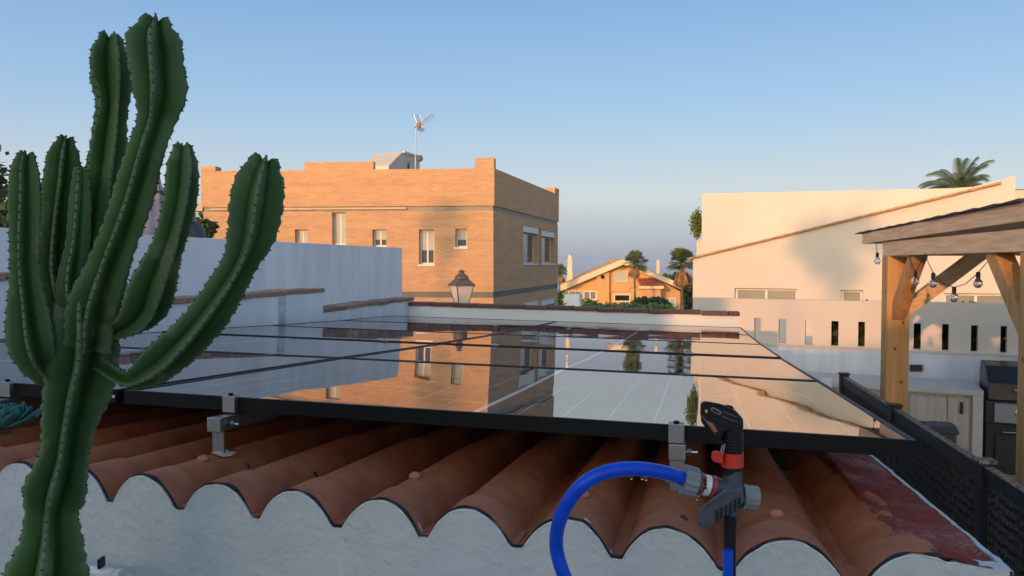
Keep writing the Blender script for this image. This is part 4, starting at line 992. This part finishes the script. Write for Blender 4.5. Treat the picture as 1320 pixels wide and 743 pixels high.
MB(FK).box(.10, 1.28, -.022, -.002, zc-.33, zc-.12).build('control_panel', M['chrome'], gr, bevel=.004)
M['grill_black'] = surf('glossy_black_enamel', (.010,.010,.012), .35, .05, 20)
lid = MB(FK @ Matrix.Rotation(pi/2, 4, 'Z')).prism([(.0, zc-.095), (.70, zc-.095), (.70, zc+.17), (.62, zc+.275), (.22, zc+.26), (.04, zc+.10)], -1.3, -.04); lid.build('lid', M['grill_black'], gr, bevel=.012)
MB(FK).tube([(.28, -.045, zc+.03), (1.2, -.045, zc+.03)], .013, 10).build('lid_handle', M['chrome'], gr, smooth=True)
MB(FK).tube([(.18, -.03, zc-.43), (1.2, -.03, zc-.43)], .011, 10).build('door_handle', M['chrome'], gr, smooth=True)
for k in range(3): MB(FK @ Matrix.Translation((.32 + .33*k, -.022, zc-.225)) @ Matrix.Rotation(pi/2, 4, 'X')).lathe([(.042, 0), (.042, .006), (.030, .008), (.028, .035)], 20).build('control_knob', M['chrome'], gr, autosmooth=30)
MB(FK).box(.12, 1.26, .008, .048, PZ+.08, zc-.47).build('grill_door', M['black'], gr, bevel=.004)
cp = W(1064, 492, 8.6); tag(MB(frame((cp.x, cp.y), aW)).box(-.05, .06, 0, .15, PZ, cp.z+.02).build('planter_post', M['white_old'], None, loc=(cp.x, cp.y, PZ)), 'small pale post just beyond the right edge of the panels', 'post')

# ------------------------------------------------------------------ cactus
CD = 1.14
def column(name, path, nrib, rot, depth0=CD, dz=0.0, parent=None, seed=0):
    # path of (px, py, half width px, depth offset), bottom to top
    P = [Vector(W(p[0], p[1], depth0 + (p[3] if len(p) > 3 else 0))) for p in path]; Rr = [.91 * p[2] / F * (depth0) for p in path]
    # resample with Catmull-Rom
    def cr(a, b_, c, d, t): return .5 * ((2*b_) + (c-a)*t + (2*a - 5*b_ + 4*c - d)*t*t + (-a + 3*b_ - 3*c + d)*t*t*t)
    pts = []; rs = []
    n = len(P)
    for i in range(n-1):
        a, b_, c, d = P[max(i-1,0)], P[i], P[i+1], P[min(i+2,n-1)]; ra, rb_, rc, rd = Rr[max(i-1,0)], Rr[i], Rr[i+1], Rr[min(i+2,n-1)]
        m = max(3, int((c-b_).length / .006))
        for k in range(m): t = k/m; pts.append(cr(a,b_,c,d,t)); rs.append(max(.002, cr(ra,rb_,rc,rd,t)))
    pts.append(P[-1]); rs.append(Rr[-1])
    # round the growing tip
    tipd = (pts[-1]-pts[-3]).normalized(); r0 = rs[-1]
    nb = len(pts); caps = [0.0]*nb
    for k in range(1, 10):
        pts.append(P[-1] + tipd * .0004*k); rs.append(r0); caps.append(pi*k/9)
    NS = 12 * nrib; mb = MB(); ridge = []; spines = MB(); rnd = random.Random(seed)
    Fw = Vector((0, -1, 0)); acc = 0; last = [0]*nrib
    for i, p in enumerate(pts):
        d = (pts[min(i+1,len(pts)-1)] - pts[max(i-1,0)]).normalized()
        x = (Fw - d*Fw.dot(d)).normalized(); y = d.cross(x)
        if i: acc += (p - pts[i-1]).length
        for k in range(NS):
            a = 2*pi*k/NS; ph = (a*nrib/(2*pi)) % 1.0; u = abs(ph-.5)*2          # 1 on the ridge, 0 in the groove
            q_ = round(a*nrib/(2*pi)) % nrib; tooth = 1 + .045*sin(acc/.0105*pi + q_*1.3)*(u**8) + (.25*noise.noise(Vector((acc*11, q_*7.3, seed*3.1))))*u
            ca_ = caps[i]; uu = u**.95; rr = (rs[i]*(.25 + .75*uu) if i < nb else r0*((1-uu)*.25*(1 - .6*ca_/pi) + uu*(.60 + .40*cos(ca_)))) * tooth * (1 + .03*noise.noise(Vector((p.x*30, p.z*30, k*.2))))
            aa = a + rot + .25*sin(acc*4 + seed) * .35
            mb.v.append(p + (x*cos(aa) + y*sin(aa))*rr + tipd*r0*(.14*sin(ca_/2) + .50*uu*sin(ca_))); ridge.append(u)
        # spines
        if rs[i] > .006 and caps[i] < 2.2:
            for q in range(nrib):
                if acc + caps[i]*.012 - last[q] > .0115:
                    last[q] = acc + caps[i]*.012 + rnd.uniform(-.0015,.0015); aa = 2*pi*q/nrib + rot + .25*sin(acc*4 + seed)*.35
                    o = (x*cos(aa) + y*sin(aa)); ca_ = caps[i]; c = p + o*(rs[i] if i < nb else r0*(.60 + .40*cos(ca_)))*(.985 + .25*noise.noise(Vector((acc*11, (q % nrib)*7.3, seed*3.1)))) + tipd*r0*(.14*sin(ca_/2) + .50*sin(ca_))
                    spines.ball(c, .0017, 5, 3)
                    for s in (-1, 1):
                        tip = c + o*.0036 + d*rnd.uniform(-.002,.002) + o.cross(d)*s*.0022; sdv = d*.0008
                        spines.add([c - sdv, c + sdv, tip], [(0,1,2)]); spines.add([c - o.cross(d)*.0008, c + o.cross(d)*.0008, tip], [(0,1,2)])
    for i in range(len(pts)-1):
        for k in range(NS): a = i*NS+k; b_ = i*NS+(k+1)%NS; mb.f.append((a, b_, b_+NS, a+NS))
    mb.f.append(tuple(range((len(pts)-1)*NS, len(pts)*NS))); mb.f.append(tuple(range(NS-1,-1,-1)))
    o = mb.build(name, M['cactus'], parent, smooth=True)
    at = o.data.attributes.new('ridge', 'FLOAT', 'POINT'); at.data.foreach_set('value', ridge)
    so = spines.build('spines', M['spine'], o); so['kind'] = 'stuff'
    return o
cb0 = W(62, 760, CD); ca = thing('cactus', (cb0.x, cb0.y, -1.6), 'tall green candelabra cactus with spiny wavy ribs on the left', 'cactus')
column('trunk', [(60,1150,50),(60,900,54),(62,800,57),(62,743,55),(66,700,45),(68,658,34),(75,630,42),(86,585,38),(92,545,36),(100,510,41),(110,470,46),(114,430,48),(112,395,40),(110,372,28)], 5, .35, seed=1, parent=ca)
column('arm', [(85,500,10,.0),(58,478,20,-.02),(45,448,28,-.03),(38,405,26,-.03),(32,340,21,-.03),(33,270,21,-.03),(33,222,19,-.03),(34,205,13,-.03)], 5, .2, seed=2, parent=ca)
column('arm', [(105,440,20,.03),(82,400,26,.05),(70,350,25,.06),(73,290,24,.06),(80,235,25,.06),(83,200,22,.06),(85,184,13,.06)], 5, .5, seed=3, parent=ca)
column('arm', [(105,430,22,0),(92,375,19,-.02),(99,310,16,-.01),(103,250,14,0),(104,222,10,0)], 4, .3, seed=4, parent=ca)
column('arm', [(112,440,28,.04),(112,380,30,.05),(122,300,33,.06),(131,240,31,.06),(138,180,27,.06),(143,135,23,.06),(141,100,31,.06),(140,72,30,.06),(141,55,20,.06)], 5, .9, seed=5, parent=ca)
column('arm', [(118,450,32,-.01),(125,400,36,-.02),(140,345,31,-.02),(160,290,31,-.02),(177,235,30,-.02),(189,190,27,-.02),(200,155,27,-.01),(205,120,36,-.01),(203,85,35,-.01),(201,50,33,-.01),(202,34,20,-.01)], 5, .15, seed=6, parent=ca)
column('arm', [(140,430,14,0),(165,422,20,-.02),(186,402,29,-.03),(200,360,30,-.04),(218,312,25,-.04),(231,260,22,-.04),(236,215,21,-.04),(237,195,14,-.04)], 4, .75, seed=7, parent=ca)
column('arm', [(130,470,14,0),(165,490,15,-.02),(196,477,25,-.03),(228,450,29,-.04),(260,414,28,-.05),(289,375,25,-.05),(311,338,22,-.05),(323,303,31,-.05),(329,265,35,-.05),(336,230,29,-.05),(340,214,20,-.05)], 4, .35, seed=8, parent=ca)

# ------------------------------------------------------------------ sprinkler stand and hose
KD = 1.02; k1 = KD / F
def Kp(px, py, dy=0.0): return W(px, py, KD + dy)
ho = thing('garden_hose', Kp(720, 690), 'bright blue garden hose arching in front of the tiles', 'hose')
hp_ = [(884, 619), (862, 611), (830, 605), (798, 605.5), (770, 613), (748, 628), (731, 650), (720, 676), (717, 702), (722, 728), (733, 755), (748, 790), (762, 850)]
def smooth_path(P, m=6):
    out_ = []
    for i in range(len(P)-1):
        a, b_, c, d = P[max(i-1,0)], P[i], P[i+1], P[min(i+2,len(P)-1)]
        for k in range(m): t = k/m; out_.append(.5*((2*b_)+(c-a)*t+(2*a-5*b_+4*c-d)*t*t+(-a+3*b_-3*c+d)*t*t*t))
    return out_ + [P[-1]]
HP = smooth_path([Kp(x, y, -.0 + (-.035 * sin(min(1, i/8) * pi))) for i, (x, y) in enumerate(hp_)])
MB().tube(HP, 9.2*k1, 18).build('hose_pipe', M['blue'], ho, smooth=True)
for px, py in ((782, 616), (814, 615.5), (828, 616), (833, 617), (862, 622)):
    p = Kp(px, py, -.03); MB().ball((p.x, p.y, p.z), .0022, 8, 6, (1,1,1.4)).build('water_drop', M['water'], ho, smooth=True)
spk = thing('sprinkler_stand', Kp(941, 1500), 'black sprinkler riser with grey valve, red clip and hose coupling', 'sprinkler')
spk.location.z = -1.6
def cyl(a, b_, r, name, mat, n=20, dy=0, r1=None): 
    return MB().tube([Kp(*a), Kp(*b_)], [r*k1, (r1 or r)*k1], n).build(name, M[mat], spk, autosmooth=40)
b0 = Kp(940, 743); MB().tube([(b0.x, b0.y, -1.6), Kp(941, 655)], 8.5*k1, 18).build('riser_pipe', M['black_p'], spk, autosmooth=40)
t0_ = Kp(939, 760, -.012); MB().tube([(t0_.x, t0_.y - .002, -1.6), Kp(938.5, 709, -.014)], 6.3*k1, 16).build('feeder_tube', M['blue'], spk, autosmooth=40)
cyl((942, 662), (944, 640), 11.5, 'valve_body', 'grey_p'); cyl((943.5, 645), (945, 606), 13, 'neck', 'grey_p', r1=11.5)
MB().ball(Kp(945, 634), 15*k1, 16, 10, (1,1,.9)).build('valve_ball', M['grey_p'], spk, smooth=True)
# inlet coupling (towards the hose)
def ringed(a, b_, r, name, mat, n=24, ribs=0, rr=.06):
    A_, B_ = Kp(*a), Kp(*b_); mb = MB(); d = (B_-A_).normalized(); x = d.orthogonal().normalized(); y = d.cross(x); N_ = ribs*4 or n
    for q in (A_, B_):
        for k in range(N_):
            a_ = 2*pi*k/N_; r_ = r*k1*(1 + (rr if ribs and (k % 4) in (0, 1) else 0)); mb.v.append(q + (x*cos(a_)+y*sin(a_))*r_)
    for k in range(N_): mb.f.append((k, (k+1)%N_, N_+(k+1)%N_, N_+k))
    mb.f.append(tuple(range(N_-1,-1,-1))); mb.f.append(tuple(range(N_, 2*N_)))
    return mb.build(name, M[mat], spk, autosmooth=25)
ringed((880, 618), (897, 622.5), 18.5, 'hose_nut', 'lgrey_p', ribs=14); ringed((897, 622.5), (901, 623.5), 15.5, 'nut_collar', 'grey_p', ribs=12)
cyl((900, 623), (937, 632), 13.2, 'inlet_pipe', 'grey_p'); cyl((901, 623.3), (904.5, 624.2), 14.2, 'red_ring', 'red'); cyl((917, 627), (920, 627.8), 14.0, 'red_ring', 'red')
cyl((906, 624.6), (914, 626.6), 13.6, 'paper_label', 'label')
bc = MB()
for k in range(9):
    py = 617 + k*1.9; p = Kp(908.5 + .05*k, py - 2, -13.7*k1); bc.box(p.x-.0022, p.x+.0028, p.y-.0006, p.y+.001, p.z-.0004*(1+k%3*.6), p.z+.0004)
bc.build('barcode', M['black_p'], spk)
# lever
def Lp(poly, d0, d1, name, mat, bev=.0012):
    mb = MB(); n = len(poly); mb.v = [Kp(x, y, d0) for x, y in poly] + [Kp(x, y, d1) for x, y in poly]
    mb.f = [tuple(range(n-1,-1,-1)), tuple(range(n, 2*n))] + [(i, (i+1)%n, (i+1)%n+n, i+n) for i in range(n)]
    return mb.build(name, M[mat], spk, bevel=bev)
Lp([(899, 662), (905, 652), (936, 630), (956, 632), (961, 645), (952, 655), (921, 675), (917, 680), (903, 679), (898, 674)], -.032, -.010, 'lever_handle', 'grey_p', .002)
for k in range(6):
    f = k/5; x = 923 + 29*f; y = 666 - 17*f
    Lp([(x, y-7), (x+2.2, y-8), (x+2.2, y+6), (x, y+7.5)], -.0345, -.031, 'lever_rib', 'black_p', 0)
for k in range(7):
    f = k/6; x = 908 + 27*f; y = 656 - 18*f
    Lp([(x, y-2.5), (x+1.1, y-3.4), (x+2.6, y+1.8), (x+1.5, y+2.8)], -.0338, -.0315, 'lever_emboss', 'grey_p', 0)
ringed((957, 640), (976, 642.5), 14.5, 'side_knob', 'lgrey_p', ribs=12, rr=.05); cyl((945, 638), (958, 640.5), 9, 'knob_stem', 'grey_p')
MB().ball(Kp(962, 657, -.014), .0026, 8, 6, (1,1,1.3)).build('water_drop', M['water'], spk, smooth=True); MB().ball(Kp(899, 642, -.016), .0026, 8, 6, (1,1,1.3)).build('water_drop', M['water'], spk, smooth=True)
cyl((944.5, 612), (944.5, 596), 11.5, 'sleeve', 'black_p'); cyl((944, 601), (944, 583), 14.5, 'clip_band', 'red')
Lp([(917, 584), (921, 580.5), (932, 583), (932, 598), (921, 596), (917, 592)], -.016, -.004, 'clip_tab', 'red', .001)
MB().tube([Kp(929, 583, -.014), Kp(931, 576, -.014), Kp(934, 573, -.013), Kp(932, 585, -.014)], .0009, 6).build('spring_wire', M['steel'], spk)
cyl((944, 584), (944, 545), 13.2, 'head_barrel', 'black_p')
for k in range(8): cyl((944, 581 - 4.3*k), (944, 579 - 4.3*k), 14.0, 'barrel_ring', 'black_p')
Lp([(903, 519), (908, 516.8), (926, 520), (936, 523), (948, 529), (958, 540), (958.5, 553), (932, 558), (925, 568), (919, 563), (910, 549), (904, 541), (902.5, 533)], -.014, .015, 'sprinkler_head', 'black_p', .003)
Lp([(903, 538), (908, 543), (924, 561), (930, 553), (933, 560), (928, 570), (920, 567), (904, 544)], -.012, .008, 'deflector_arm', 'black_p', .002)
Lp([(916, 526.5), (919, 525), (929, 530), (930, 534), (927, 535), (917, 530)], -.0185, -.0155, 'badge_ring', 'lgrey_p', .0006)
Lp([(918, 527.5), (919.5, 526.8), (927.5, 531), (928, 533), (926.5, 533.4), (918.5, 529.5)], -.0192, -.018, 'badge', 'black_p', .0004)
Lp([(908, 529), (911, 528), (913, 531), (910, 533)], -.0170, -.0155, 'nozzle_hole', 'mortar', 0)
Lp([(909, 517.6), (926, 520.4), (946, 528.6), (945, 531), (925, 523.2), (908.5, 520.2)], -.0165, .004, 'head_ridge', 'black_p', .0008)
Lp([(931, 529), (950, 537), (950.6, 539.2), (931, 531.4)], -.0158, -.0135, 'head_ridge', 'grey_p', .0004)
Lp([(931, 536), (951, 544), (951.6, 546), (931, 538.2)], -.0158, -.0135, 'head_ridge', 'grey_p', .0004)
Lp([(909, 541), (919, 546), (925, 556), (921.5, 558), (913, 549)], -.0150, -.0135, 'arm_opening', 'tile', 0)
MB().tube([Kp(905, 536, -.0150), Kp(914, 549, -.0156), Kp(922, 561, -.0150)], .0011, 6).build('arm_rib', M['grey_p'], spk, smooth=True)
Lp([(936, 521.5), (944, 523.5), (947, 528), (936, 524.5)], -.010, .010, 'head_lug', 'black_p', .001)
# white pipe on the wall at the bottom left
pp = R(-1.03, 1.19, 0); wpz = W(130, 736, 1.40)
pw_ = thing('white_conduit', W(117, 736, 1.36), 'short white conduit fixed low on the plastered wall', 'pipe')
MB().tube([W(40, 729, 1.37), W(117, 736, 1.365), W(152, 741, 1.34)], .0095, 14).build('conduit', M['white'], pw_, smooth=True)
MB().tube([W(150, 741, 1.34), W(158, 742, 1.335)], .0115, 14).build('conduit_end', M['bead'], pw_, autosmooth=40)
MB().box(*sorted((W(115.5,0,1.35).x, W(120,0,1.35).x)), 1.34, 1.36, W(0,732,1.35).z, W(0,719,1.35).z).build('pipe_clip', M['black_p'], pw_, bevel=.002)

# ------------------------------------------------------------------ behind the camera: an unseen wall added to shade the terrace, and two trees
hb = thing('shade_blocker', (-10, -12.2, GZ), 'unseen white blocker added behind the viewer to shade the terrace', 'wall')
MB().box(-40, -8.7, -12.4, -12, GZ, 4.25).build('tall_blocker', M['white_old'], hb)
MB().box(-8.69, 4, -12.4, -12, GZ, 2.8).build('low_blocker', M['white_old'], hb)
tree('garden_tree', (-11.7, -20, GZ), 14.5, 1.1, 1.05, 'leafy tree behind the viewer whose shadow falls on the white house', 'tree', 900, .2, trunk=.035)
fan_palm((-26.0, -20, GZ), (-26.0, -20, 9.5), 1.0, 'fan palm behind the viewer whose shadow falls on the brick house', .7, seed=21, nleaf=26)

# ------------------------------------------------------------------ marine haze
hz = MB().box(-34000, 34000, -140, 34000, -72, 14).build('haze', bpy.data.materials.new('haze_air'))
hz['kind'] = 'stuff'; m = hz.data.materials[0]; m.use_nodes = True; t = m.node_tree; t.nodes.clear()
o = t.nodes.new('ShaderNodeOutputMaterial'); pvn = t.nodes.new('ShaderNodeVolumePrincipled'); t.links.new(pvn.outputs[0], o.inputs['Volume'])
pvn.inputs['Density'].default_value = 0.00022; pvn.inputs['Color'].default_value = (.88, .92, 1.0, 1); pvn.inputs['Anisotropy'].default_value = 0.2
S.cycles.volume_bounces = 1
